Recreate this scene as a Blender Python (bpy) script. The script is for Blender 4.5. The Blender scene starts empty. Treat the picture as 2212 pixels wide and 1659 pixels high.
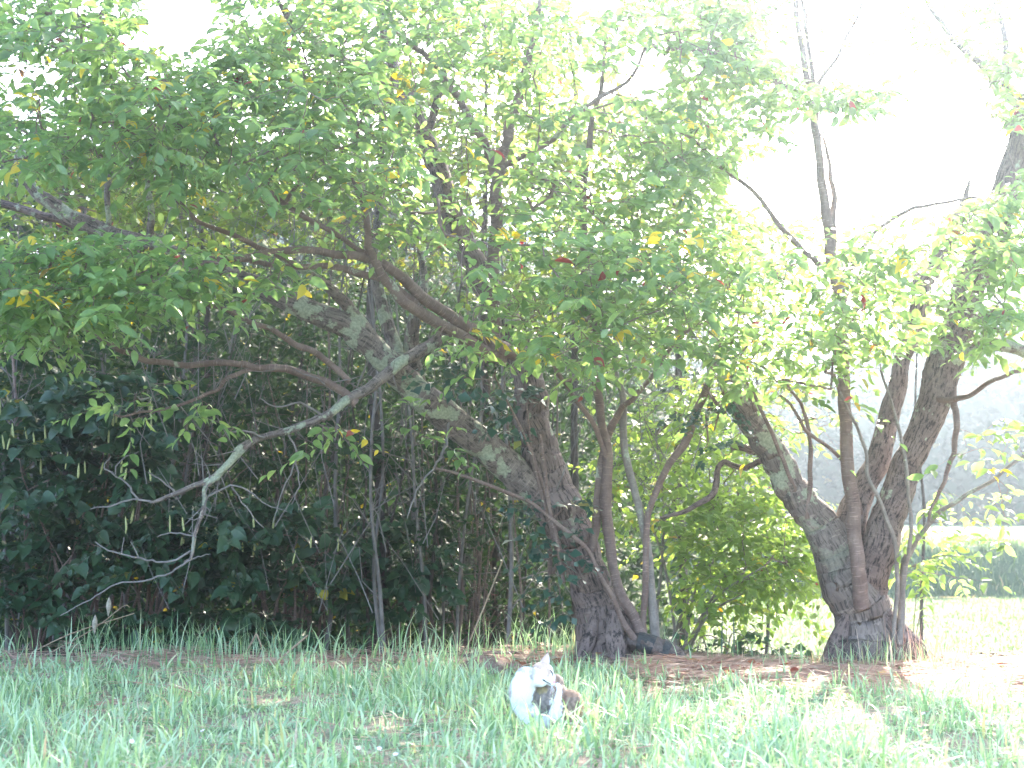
import bpy, math, random
import numpy as np
from mathutils import Vector, Matrix, Quaternion
from mathutils.bvhtree import BVHTree

random.seed(7)
rng = np.random.default_rng(7)
scene = bpy.context.scene
COL = scene.collection

# ------------------------------------------------------------------ camera, light, exposure
CAM_H = 1.0
PITCH = math.atan(133 / 1422.2)
cam_d = bpy.data.cameras.new('camera')
cam_d.lens = 50.0; cam_d.sensor_width = 36.0
cam_d.clip_start = 0.05; cam_d.clip_end = 600
cam_d.dof.use_dof = True; cam_d.dof.focus_distance = 8.6; cam_d.dof.aperture_fstop = 3.2
cam = bpy.data.objects.new('camera', cam_d); COL.objects.link(cam)
cam.location = (0, 0, CAM_H); cam.rotation_euler = (math.pi / 2 + PITCH, 0, 0)
scene.camera = cam

SUN_AZ, SUN_EL = math.radians(18), math.radians(33)     # azimuth clockwise from +Y
w = bpy.data.worlds.new('World'); scene.world = w; w.use_nodes = True
nt = w.node_tree
sky = nt.nodes.new('ShaderNodeTexSky'); sky.sky_type = 'NISHITA'; sky.sun_disc = False
sky.sun_elevation = SUN_EL; sky.sun_rotation = SUN_AZ
sky.air_density = 1.0; sky.dust_density = 3.0; sky.ozone_density = 1.0
nt.links.new(sky.outputs[0], nt.nodes['Background'].inputs[0])
nt.nodes['Background'].inputs[1].default_value = 0.15

sd = Vector((math.sin(SUN_AZ) * math.cos(SUN_EL), math.cos(SUN_AZ) * math.cos(SUN_EL), math.sin(SUN_EL)))
sl = bpy.data.lights.new('sun', 'SUN'); sl.energy = 3.2; sl.angle = math.radians(0.5); sl.color = (1.0, 0.90, 0.76)
so = bpy.data.objects.new('sun', sl); COL.objects.link(so)
so.rotation_euler = sd.to_track_quat('Z', 'Y').to_euler(); so.location = (10, 30, 30)

scene.view_settings.view_transform = 'Standard'
scene.view_settings.look = 'None'
scene.view_settings.exposure = 3.35
scene.view_settings.gamma = 1.0
scene.view_settings.use_curve_mapping = False
scene.render.engine = 'CYCLES'
cy = scene.cycles
cy.max_bounces = 8; cy.diffuse_bounces = 4; cy.glossy_bounces = 2; cy.transmission_bounces = 6
cy.transparent_max_bounces = 8; cy.volume_bounces = 0
cy.use_denoising = True
cy.sample_clamp_indirect = 6.0
HAZE_DENSITY = 0.0026

# ------------------------------------------------------------------ pixel helper (2212 px wide view of the photo -> point at depth Y)
CP, SP = math.cos(PITCH), math.sin(PITCH)
def W(u, v, Y):
    k = 1024 / 2212.0
    a = (u * k - 512) / 1422.2
    b = (384 - v * k) / 1422.2
    dy = CP - b * SP; dz = SP + b * CP
    t = Y / dy
    return Vector((a * t, Y, CAM_H + dz * t))
def proj(p):
    # world points (n,3) -> (u, v) in the 2212 px view
    x = p[:, 0]; y = p[:, 1]; z = p[:, 2] - CAM_H
    f = y * CP + z * SP; up = -y * SP + z * CP
    k = 2212 / 1024.0
    return (512 + 1422.2 * x / f) * k, (384 - 1422.2 * up / f) * k
def rpx(r, Y):
    return r * Y * 3.256e-4

def sstep(a, b, x):
    t = np.clip((x - a) / (b - a), 0, 1)
    return t * t * (3 - 2 * t)
def zg(x, y):
    x = np.asarray(x, float); y = np.asarray(y, float)
    z = 0.018 * np.sin(x * 2.1 + y * 1.3) + 0.014 * np.sin(x * 4.7 - y * 3.1 + 1) + .01 * np.sin(x * 9 + y * 7)
    edge = 10.9 - 0.35 * sstep(-1.5, 1.5, x) + 0.12 * np.sin(x * 1.7)
    z = z - 0.85 * sstep(edge, edge + 2.6, y)
    left = 1 - sstep(0.5, 3.6, x - 0.02 * (y - 20))
    z = z + left * 8.0 * sstep(17, 38, y)  # rise invented behind the wood as backing that blocks the sky
    z = z + (1 - left) * (1.15 * sstep(33, 34.3, y) + 0.35 * sstep(38.5, 41, y))
    z = z + 12 * sstep(76, 125, y) * (1 - left) + left * 4 * sstep(70, 110, y)
    return z

# ------------------------------------------------------------------ object helpers
def tag(o, label=None, cat=None, group=None, kind=None):
    if label: o['label'] = label
    if cat: o['category'] = cat
    if group: o['group'] = group
    if kind: o['kind'] = kind
    return o
def empty(name, loc, label, cat, group=None):
    o = bpy.data.objects.new(name, None); COL.objects.link(o); o.location = loc
    o.empty_display_size = 0.2
    return tag(o, label, cat, group)
def link(name, me, parent=None):
    o = bpy.data.objects.new(name, me); COL.objects.link(o)
    if parent is not None:
        o.parent = parent; o.matrix_parent_inverse = Matrix.Translation(-Vector(parent.location))
    return o
def mesh_np(name, V, F_sizes, F_idx, mat, smooth=False, uv=None, tint=None, color=None):
    me = bpy.data.meshes.new(name)
    V = np.asarray(V, np.float32)
    me.vertices.add(len(V)); me.vertices.foreach_set('co', V.ravel())
    F_sizes = np.asarray(F_sizes, np.int32); F_idx = np.asarray(F_idx, np.int32)
    me.loops.add(len(F_idx)); me.loops.foreach_set('vertex_index', F_idx)
    me.polygons.add(len(F_sizes))
    st = np.zeros(len(F_sizes), np.int32); st[1:] = np.cumsum(F_sizes)[:-1]
    me.polygons.foreach_set('loop_start', st)
    me.polygons.foreach_set('loop_total', F_sizes)
    if smooth: me.polygons.foreach_set('use_smooth', np.ones(len(F_sizes), bool))
    if uv is not None:
        l = me.uv_layers.new(name='UVMap'); l.data.foreach_set('uv', np.asarray(uv, np.float32)[F_idx].ravel())
    if tint is not None:
        a = me.attributes.new('tint', 'FLOAT', 'POINT'); a.data.foreach_set('value', np.asarray(tint, np.float32))
    if color is not None:
        a = me.attributes.new('coat', 'FLOAT_COLOR', 'POINT')
        c = np.ones((len(V), 4), np.float32); c[:, :3] = color; a.data.foreach_set('color', c.ravel())
    me.update(calc_edges=True)
    if mat: me.materials.append(mat)
    return me
def pymesh(name, verts, faces, mat, smooth=False):
    me = bpy.data.meshes.new(name); me.from_pydata([tuple(v) for v in verts], [], faces)
    if smooth:
        for p in me.polygons: p.use_smooth = True
    me.materials.append(mat); me.update(); return me

# ------------------------------------------------------------------ materials
def new_mat(name):
    m = bpy.data.materials.new(name); m.use_nodes = True
    return m, m.node_tree, m.node_tree.nodes, m.node_tree.links, m.node_tree.nodes['Principled BSDF']
def noise(N, L, vec, scale, detail=4, rough=.6):
    n = N.new('ShaderNodeTexNoise'); n.inputs['Scale'].default_value = scale
    n.inputs['Detail'].default_value = detail; n.inputs['Roughness'].default_value = rough
    if vec is not None: L.new(vec, n.inputs['Vector'])
    return n.outputs['Fac']
def ramp(N, L, fac, stops, const=False):
    r = N.new('ShaderNodeValToRGB'); cr = r.color_ramp
    if const: cr.interpolation = 'CONSTANT'
    while len(cr.elements) < len(stops): cr.elements.new(0.5)
    for e, (p, c) in zip(cr.elements, stops):
        e.position = p; e.color = (*c, 1) if len(c) == 3 else c
    L.new(fac, r.inputs[0]); return r.outputs[0]
def mix(N, L, fac, a, b):
    m = N.new('ShaderNodeMix'); m.data_type = 'RGBA'
    for s, val in ((0, fac), (6, a), (7, b)):
        if hasattr(val, 'is_output'): L.new(val, m.inputs[s])
        elif s == 0: m.inputs[0].default_value = val
        else: m.inputs[s].default_value = (*val, 1)
    return m.outputs[2]
def mapping(N, L, vec, sc):
    m = N.new('ShaderNodeMapping'); m.inputs['Scale'].default_value = sc; L.new(vec, m.inputs[0]); return m.outputs[0]
def leaf_mat(name, dark, light, yellow=(.42, .36, .04), red=(.19, .05, .03), y_at=.965, r_at=.988, trans=.45, rough=.42, tgain=1.6, under=1.35, spec=.5):
    m, t, N, L, P = new_mat(name)
    a = N.new('ShaderNodeAttribute'); a.attribute_name = 'tint'
    base = ramp(N, L, a.outputs['Fac'], [(0, dark), (.93, light), (y_at, yellow), (min(r_at, .999), red)])
    g = N.new('ShaderNodeNewGeometry')
    tc = N.new('ShaderNodeTexCoord')
    nz = noise(N, L, tc.outputs['Object'], 45, 2)
    mot = N.new('ShaderNodeHueSaturation'); L.new(base, mot.inputs['Color'])
    mr = N.new('ShaderNodeMapRange'); mr.inputs[3].default_value = .75; mr.inputs[4].default_value = 1.3
    L.new(nz, mr.inputs[0]); L.new(mr.outputs[0], mot.inputs['Value'])
    base = mot.outputs[0]
    ub = N.new('ShaderNodeHueSaturation'); L.new(base, ub.inputs['Color']); ub.inputs['Saturation'].default_value = .75; ub.inputs['Value'].default_value = under
    colr = mix(N, L, g.outputs['Backfacing'], base, ub.outputs[0])
    L.new(colr, P.inputs['Base Color']); P.inputs['Roughness'].default_value = rough
    P.inputs['Specular IOR Level'].default_value = spec
    tr = N.new('ShaderNodeBsdfTranslucent')
    hs = N.new('ShaderNodeHueSaturation'); L.new(base, hs.inputs['Color']); hs.inputs['Hue'].default_value = .475
    hs.inputs['Saturation'].default_value = 1.1; hs.inputs['Value'].default_value = tgain
    L.new(hs.outputs[0], tr.inputs['Color'])
    mx = N.new('ShaderNodeMixShader'); mx.inputs[0].default_value = trans
    L.new(P.outputs[0], mx.inputs[1]); L.new(tr.outputs[0], mx.inputs[2])
    L.new(mx.outputs[0], N['Material Output'].inputs['Surface'])
    return m
M_leaf = leaf_mat('cherry_leaf', (.070, .145, .050), (.155, .25, .075), trans=.52, tgain=2.1)
M_bgleaf = leaf_mat('thicket_leaf', (.075, .125, .028), (.15, .215, .045), y_at=.985, r_at=.996, trans=.5, tgain=2.1)
M_fresh = leaf_mat('fresh_leaf', (.08, .15, .035), (.16, .25, .06), trans=.55, tgain=2.2)
M_wdleaf = leaf_mat('painted_shade_leaf', (.014, .036, .013), (.032, .062, .022), y_at=.985, r_at=.996, trans=.4, tgain=1.6, rough=.65, spec=.2)  # darker copy of the thicket leaf, deep-wood shade put into its colour
M_dkleaf = leaf_mat('broad_leaf', (.020, .050, .024), (.042, .090, .038), y_at=.992, r_at=.997, trans=.3)  # broad leaf green, lowered further to carry the shade of the deep wood
M_ivy = leaf_mat('glossy_leaf', (.018, .052, .040), (.035, .085, .05), y_at=.993, r_at=.997, trans=.15, rough=.3)
M_farleaf = leaf_mat('far_leaf', (.012, .032, .018), (.028, .058, .028), y_at=.999, r_at=.9995, trans=.1, rough=.9, spec=.05)
M_grass = leaf_mat('grass_blade', (.14, .28, .12), (.42, .58, .31), yellow=(.46, .47, .22), red=(.46, .36, .24), y_at=.965, r_at=.985, trans=.36, rough=.5, tgain=1.15, under=1.1)
M_fgrass = leaf_mat('field_grass', (.055, .11, .04), (.10, .165, .06), yellow=(.5, .42, .22), red=(.42, .32, .2), y_at=.97, r_at=.99, trans=.4, rough=.6)
M_straw = leaf_mat('straw', (.30, .165, .12), (.48, .33, .25), yellow=(.40, .20, .12), red=(.26, .09, .05), y_at=.95, r_at=.98, trans=.15, rough=.7)
M_dead = leaf_mat('dead_leaf', (.20, .07, .035), (.34, .13, .06), yellow=(.42, .26, .06), red=(.12, .05, .03), trans=.3, rough=.7)

def bark_mat(name, c0, c1, lichen=(.36, .38, .29), lich_amt=.0, ring=.5, scale=1.0, bump=.6, furrow=.5):
    m, t, N, L, P = new_mat(name)
    uv = N.new('ShaderNodeTexCoord').outputs['UV']; ob = N.new('ShaderNodeTexCoord').outputs['Object']
    n1 = noise(N, L, ob, 7 * scale, 6)
    base = ramp(N, L, n1, [(.3, c0), (.7, c1)])
    fv = noise(N, L, mapping(N, L, uv, (58 * scale, 13 * scale, 1)), 1, 6, .75)
    fr = ramp(N, L, fv, [(.40, (1 - furrow,) * 3), (.52, (1, 1, 1))])
    mm = N.new('ShaderNodeMix'); mm.data_type = 'RGBA'; mm.blend_type = 'MULTIPLY'; mm.inputs[0].default_value = 1
    L.new(base, mm.inputs[6]); L.new(fr, mm.inputs[7]); base = mm.outputs[2]
    rv = noise(N, L, mapping(N, L, uv, (9 * scale, 75 * scale, 1)), 1, 4, .6)
    rr = ramp(N, L, rv, [(.56, (0, 0, 0)), (.66, (ring,) * 3)])
    base = mix(N, L, rr, base, tuple(min(1, c * 2.1) for c in c1))
    if lich_amt > 0:
        l1 = noise(N, L, ob, 6, 7, .6)
        lr = ramp(N, L, l1, [(.66 - lich_amt, (0, 0, 0)), (.69 - lich_amt, (1, 1, 1))])
        sx = N.new('ShaderNodeSeparateXYZ'); L.new(ob, sx.inputs[0])
        hz = N.new('ShaderNodeMapRange'); hz.inputs[1].default_value = .45; hz.inputs[2].default_value = 1.25; L.new(sx.outputs[2], hz.inputs[0])
        ml = N.new('ShaderNodeMath'); ml.operation = 'MULTIPLY'; L.new(lr, ml.inputs[0]); L.new(hz.outputs[0], ml.inputs[1]); lr = ml.outputs[0]
        l2 = noise(N, L, ob, 60, 3)
        lc = ramp(N, L, l2, [(.35, tuple(c * .65 for c in lichen)), (.65, lichen)])
        base = mix(N, L, lr, base, lc)
    L.new(base, P.inputs['Base Color']); P.inputs['Roughness'].default_value = .85
    P.inputs['Specular IOR Level'].default_value = .25
    b = N.new('ShaderNodeBump'); b.inputs['Strength'].default_value = bump; b.inputs['Distance'].default_value = .02
    add = N.new('ShaderNodeMath'); add.operation = 'ADD'; L.new(fv, add.inputs[0]); L.new(rv, add.inputs[1])
    L.new(add.outputs[0], b.inputs['Height']); L.new(b.outputs[0], P.inputs['Normal'])
    return m
M_bark = bark_mat('cherry_bark', (.125, .088, .080), (.25, .185, .17), lich_amt=.05, ring=.15, furrow=.85)
M_bark_l = bark_mat('lichened_bark', (.13, .098, .09), (.26, .21, .19), lich_amt=.14, ring=.3, furrow=.7)
M_bark_s = bark_mat('smooth_bark', (.12, .078, .068), (.22, .155, .135), lich_amt=.03, ring=.45, scale=1.5, furrow=.15, bump=.3)
M_bark_p = bark_mat('pale_bark', (.15, .125, .115), (.27, .235, .21), lich_amt=.04, ring=.2, scale=1.6, furrow=.2, bump=.3)
M_bark_d = bark_mat('dark_bark', (.06, .045, .04), (.13, .10, .09), lich_amt=.03, ring=.1, furrow=.5)
M_twig = bark_mat('twig_bark', (.13, .085, .075), (.24, .17, .15), ring=.2, scale=2, furrow=.1, bump=.2)
M_gtwig = bark_mat('grey_twig', (.12, .105, .10), (.22, .19, .185), ring=.1, scale=2, furrow=.1, bump=.2)

def plain(name, c0, c1, sc=20, rough=.8, spec=.3, bump=0, bsc=40):
    m, t, N, L, P = new_mat(name)
    ob = N.new('ShaderNodeTexCoord').outputs['Object']
    L.new(ramp(N, L, noise(N, L, ob, sc, 5), [(.32, c0), (.68, c1)]), P.inputs['Base Color'])
    P.inputs['Roughness'].default_value = rough; P.inputs['Specular IOR Level'].default_value = spec
    if bump:
        b = N.new('ShaderNodeBump'); b.inputs['Strength'].default_value = bump; b.inputs['Distance'].default_value = .03
        L.new(noise(N, L, ob, bsc, 6), b.inputs['Height']); L.new(b.outputs[0], P.inputs['Normal'])
    return m
def ground_mat():
    m, t, N, L, P = new_mat('soil_and_straw')
    ob = N.new('ShaderNodeTexCoord').outputs['Object']
    soil = ramp(N, L, noise(N, L, ob, 9, 8, .7), [(.3, (.17, .12, .09)), (.55, (.32, .24, .18)), (.75, (.42, .33, .25))])
    green = ramp(N, L, noise(N, L, ob, 30, 5), [(.35, (.06, .12, .05)), (.7, (.15, .24, .10))])
    c = mix(N, L, ramp(N, L, noise(N, L, ob, 3, 4), [(.42, (0, 0, 0)), (.6, (1, 1, 1))]), soil, green)
    fleck = ramp(N, L, noise(N, L, mapping(N, L, ob, (1, 2.2, 1)), 60, 3), [(.6, (0, 0, 0)), (.66, (1, 1, 1))])
    c = mix(N, L, fleck, c, (.50, .38, .28))
    L.new(c, P.inputs['Base Color']); P.inputs['Roughness'].default_value = .95
    b = N.new('ShaderNodeBump'); b.inputs['Strength'].default_value = .8; b.inputs['Distance'].default_value = .04
    L.new(noise(N, L, ob, 35, 6), b.inputs['Height']); L.new(b.outputs[0], P.inputs['Normal'])
    return m
M_ground = ground_mat()
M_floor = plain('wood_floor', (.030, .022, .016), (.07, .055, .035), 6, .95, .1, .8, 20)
M_field = plain('field_soil', (.05, .09, .035), (.13, .13, .085), 1.6, .95, .1, .5, 12)
M_bank = plain('bank_green', (.04, .08, .035), (.075, .12, .055), 1.2, .95, .1, .6, 8)
M_sbank = plain('bank_straw', (.17, .125, .09), (.26, .20, .145), 2.0, .95, .1, .5, 12)
M_road = plain('pale_road', (.11, .11, .11), (.15, .15, .15), 4, .9, .2)
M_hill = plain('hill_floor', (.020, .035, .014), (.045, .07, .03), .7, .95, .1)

# ------------------------------------------------------------------ setting
def terrain(name, x0, x1, y0, y1, nx, ny, mat, dz=0, mask=None):
    xs = np.linspace(x0, x1, nx); ys = np.linspace(y0, y1, ny)
    X, Y = np.meshgrid(xs, ys)
    Z = zg(X, Y) + dz
    V = np.stack([X.ravel(), Y.ravel(), Z.ravel()], 1)
    i = np.arange((ny - 1) * nx).reshape(ny - 1, nx)[:, :-1].ravel()
    F = np.stack([i, i + 1, i + 1 + nx, i + nx], 1)
    o = link(name, mesh_np(name, V, np.full(len(F), 4), F.ravel(), mat, smooth=True))
    o['kind'] = 'structure'; return o
terrain('ground', -14, 14, -10, 10.4, 120, 120, M_ground)
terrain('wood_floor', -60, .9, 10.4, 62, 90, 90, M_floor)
terrain('field', .9, 60, 10.4, 33.0, 80, 80, M_field)
terrain('bank', .9, 60, 33.0, 35.3, 60, 14, M_bank)
terrain('straw_bank', .9, 60, 35.3, 41, 60, 14, M_sbank)
terrain('road', .9, 60, 41, 47, 60, 8, M_road)
terrain('far_field', .9, 60, 47, 72, 40, 12, M_bank)
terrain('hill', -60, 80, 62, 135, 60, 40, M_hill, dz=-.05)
terrain('side_field', -60, -14, -10, 10.4, 10, 10, M_ground)
terrain('side_meadow', 14, 60, -10, 10.4, 10, 10, M_ground)

# ------------------------------------------------------------------ tubes
def catmull(P, n):
    P = np.asarray(P, float)
    if len(P) < 3: 
        t = np.linspace(0, 1, n + 1)[:, None]; return P[0] * (1 - t) + P[-1] * t
    E = np.vstack([2 * P[0] - P[1], P, 2 * P[-1] - P[-2]])
    out = []
    for i in range(len(P) - 1):
        a, b, c, d = E[i], E[i + 1], E[i + 2], E[i + 3]
        for t in np.arange(n) / n:
            out.append(.5 * (2 * b + (c - a) * t + (2 * a - 5 * b + 4 * c - d) * t * t + (3 * b - a - 3 * c + d) * t ** 3))
    out.append(P[-1]); return np.array(out)
def tube_data(C, R, sides, rough=0.0, seed=0, flare=0.0):
    """C (n,3) centreline, R (n,) radii -> verts, quad faces, uv (metres)"""
    n = len(C); T = np.gradient(C, axis=0); T /= np.linalg.norm(T, axis=1)[:, None] + 1e-9
    up = np.array([0, -1, 0.]) if abs(T[0][1]) < .9 else np.array([1, 0, 0.])
    A = np.cross(T, up); A /= np.linalg.norm(A, axis=1)[:, None] + 1e-9
    B = np.cross(T, A)
    th = np.arange(sides + 1) / sides * 2 * np.pi
    L = np.concatenate([[0], np.cumsum(np.linalg.norm(np.diff(C, axis=0), axis=1))])
    r = np.repeat(R[:, None], sides + 1, 1)
    if rough > 0:
        rs = np.random.default_rng(seed)
        ph = rs.uniform(0, 6.28, 12)
        d = np.zeros((n, sides + 1))
        for k, (m, q) in enumerate([(2, 1.3), (3, 2.1), (5, 3.3), (7, 1.7), (4, 6.0), (9, 4.1), (1, 9.0), (6, 13.)]):
            d += np.sin(m * th[None, :] + q * L[:, None] + ph[k]) / (1.2 + .25 * m)
        d += rs.normal(0, .35, (n, sides + 1)); d[:, -1] = d[:, 0]
        r = r * (1 + rough * d)
        if flare > 0:   # buttress lobes near the start of the trunk
            f = np.exp(-L / .22)[:, None] * flare
            r = r * (1 + f * (.5 + .7 * np.sin(3 * th + ph[3])[None, :] + .4 * np.sin(5 * th + ph[4])[None, :]))
            r[:, -1] = r[:, 0]
    V = C[:, None, :] + r[..., None] * (np.cos(th)[None, :, None] * A[:, None, :] + np.sin(th)[None, :, None] * B[:, None, :])
    circ = 2 * np.pi * max(R.mean(), .004)
    UV = np.stack([np.repeat((th / 6.2832 * circ)[None], n, 0), np.repeat(L[:, None], sides + 1, 1)], 2)
    i = (np.arange(n - 1)[:, None] * (sides + 1) + np.arange(sides)[None, :]).ravel()
    F = np.stack([i, i + 1, i + sides + 2, i + sides + 1], 1)
    return V.reshape(-1, 3), F, UV.reshape(-1, 2)
class Tubes:
    def __init__(s): s.V = []; s.F = []; s.U = []; s.n = 0
    def add(s, C, R, sides=5, **k):
        V, F, U = tube_data(np.asarray(C, float), np.asarray(R, float), sides, **k)
        s.V.append(V); s.F.append(F + s.n); s.U.append(U); s.n += len(V)
    def build(s, name, mat, parent=None, kind=None):
        if not s.V: return None
        F = np.vstack(s.F)
        o = link(name, mesh_np(name, np.vstack(s.V), np.full(len(F), 4), F.ravel(), mat, smooth=True, uv=np.vstack(s.U)), parent)
        if kind: o['kind'] = kind
        return o
def branch(name, pts, mat, parent, sides=10, n=6, rough=.05, flare=0, wob=.006, label=None):
    """pts: (u, v, Y, half width in px of the 2212 view)"""
    P = [tuple(W(u, v, Y)) + (rpx(r, Y),) for u, v, Y, r in pts]
    Q = catmull(P, n); Q[:, 3] = np.maximum(Q[:, 3], .0015)
    sd_ = abs(hash((name, pts[0][0], pts[0][1], pts[-1][0]))) % 9999 if False else int(pts[0][0] * 7 + pts[-1][1] * 3) % 9999
    rs = np.random.default_rng(abs(sd_)); C = Q[:, :3].copy()
    j = rs.normal(0, 1, C.shape); j[0] = 0
    for _ in range(2): j[1:-1] = (j[:-2] + j[1:-1] + j[2:]) / 3
    C += j * (wob + np.minimum(Q[:, 3:4] * .12, .008) + (.006 if pts[0][3] < 17 and 'trunk' not in name else 0))
    tb = Tubes(); tb.add(C, Q[:, 3], sides, rough=rough, seed=abs(sd_), flare=flare)
    e = Q[-1, 3]
    tb.add(np.array([C[-1], C[-1] + (C[-1] - C[-2]) / np.linalg.norm(C[-1] - C[-2]) * e * .8]), np.array([e, e * .1]), sides)
    o = tb.build(name, mat, parent)
    if label: o['label'] = label
    return C, Q[:, 3]

# ------------------------------------------------------------------ leaves
def template(kind):
    if kind == 'cherry':    # x, y, z ; axis along y, length 1
        xs = [(0, 0), (.14, .13), (.235, .38), (.20, .66), (.09, .86)]
    elif kind == 'broad':
        xs = [(0, 0), (.32, -.02), (.44, .25), (.33, .6), (.12, .86)]
    elif kind == 'narrow':
        xs = [(0, 0), (.09, .15), (.15, .4), (.13, .7), (.05, .9)]
    V = [(0, 0, 0)]
    for w_, y in xs[1:]:
        droop = -.22 * y * y
        V += [(-w_, y, droop + w_ * .38), (0, y, droop), (w_, y, droop + w_ * .38)]
    V.append((0, 1, -.26))
    F = [(0, 2, 1), (0, 3, 2)]
    for k in range(3):
        a = 1 + 3 * k
        F += [(a, a + 1, a + 4, a + 3), (a + 1, a + 2, a + 5, a + 4)]
    F += [(10, 11, 13), (11, 12, 13)]
    return np.array(V, float), F
def simple_template(wd=.3):
    return np.array([(0, 0, 0), (-wd, .45, .06), (0, .5, -.05), (wd, .45, .06), (0, 1, -.2)], float), [(0, 2, 1), (0, 3, 2), (1, 2, 4), (2, 3, 4)]
TPL = {k: template(k) for k in ('cherry', 'broad', 'narrow')}
TPL['simple'] = simple_template(); TPL['round'] = simple_template(.42)
def frames(D, Nn):
    D = D / (np.linalg.norm(D, axis=1)[:, None] + 1e-9)
    X = np.cross(D, Nn); X /= np.linalg.norm(X, axis=1)[:, None] + 1e-9
    Z = np.cross(X, D)
    return X, D, Z
def leaves_mesh(name, P, D, Nn, S, T, tpl, mat, parent=None, kind=None):
    tv, tf = TPL[tpl]
    X, Y, Z = frames(D, Nn)
    n = len(P); k = len(tv)
    V = P[:, None, :] + S[:, None, None] * (tv[None, :, 0:1] * X[:, None, :] + tv[None, :, 1:2] * Y[:, None, :] + tv[None, :, 2:3] * Z[:, None, :])
    sizes = np.array([len(f) for f in tf]); idx = np.concatenate([np.array(f) for f in tf])
    FI = (idx[None, :] + (np.arange(n) * k)[:, None]).ravel()
    me = mesh_np(name, V.reshape(-1, 3), np.tile(sizes, n), FI, mat, tint=np.repeat(T, k))
    o = link(name, me, parent)
    if kind: o['kind'] = kind
    return o
_leaf_var = {}
def leaf_variant(tpl, tint, mat):
    key = (tpl, round(tint, 3), mat.name)
    if key not in _leaf_var:
        tv, tf = TPL[tpl]
        sizes = [len(f) for f in tf]; idx = np.concatenate([np.array(f) for f in tf])
        _leaf_var[key] = mesh_np('leaf', tv, sizes, idx, mat, tint=np.full(len(tv), tint))
    return _leaf_var[key]

HOLES = [(385, 30, 85, 80, 1.0), (1700, 400, 130, 75, .97), (1960, 330, 240, 135, .985), (1870, 400, 180, 70, .99), (1800, 70, 150, 80, .6), (1930, 190, 210, 90, .85), (1390, 160, 60, 55, .9), (1275, 185, 30, 40, .8), (60, 190, 90, 70, .45)]
GAPS_LEFT = [(190, 440, 180, 55, .75), (560, 490, 240, 42, .7), (760, 690, 190, 75, .85), (1000, 900, 80, 70, .6), (1180, 1000, 60, 120, .8), (1010, 330, 110, 170, .6), (1070, 430, 30, 130, .6), (700, 110, 90, 60, .4), (930, 650, 120, 80, .8)]
GAPS_RIGHT = [(1900, 900, 260, 120, .6), (1795, 520, 22, 120, .5), (2080, 640, 50, 110, .45), (2000, 850, 70, 60, .8)]
def cull(P, gaps, rs):
    u, v = proj(P); k = np.ones(len(P), bool)
    prot = (np.abs(u - 1800) < 165) & (np.abs(v - 214) < 42)
    for cu, cv, ru, rv, p in HOLES + gaps:
        d = ((u - cu) / (ru * 1.02)) ** 2 + ((v - cv) / (rv * 1.02)) ** 2
        k &= ~((d < 1) & (rs.random(len(P)) < p) & ~prot)
    return k
def in_hole(u, v, rs):
    # protected sprig across the gap
    if abs(u - 1800) < 150 and abs(v - 212) < 34: return False
    for cu, cv, ru, rv, p in HOLES:
        d = ((u - cu) / ru) ** 2 + ((v - cv) / rv) ** 2
        if d < 1 and rs.random() < p: return True
    return False

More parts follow.
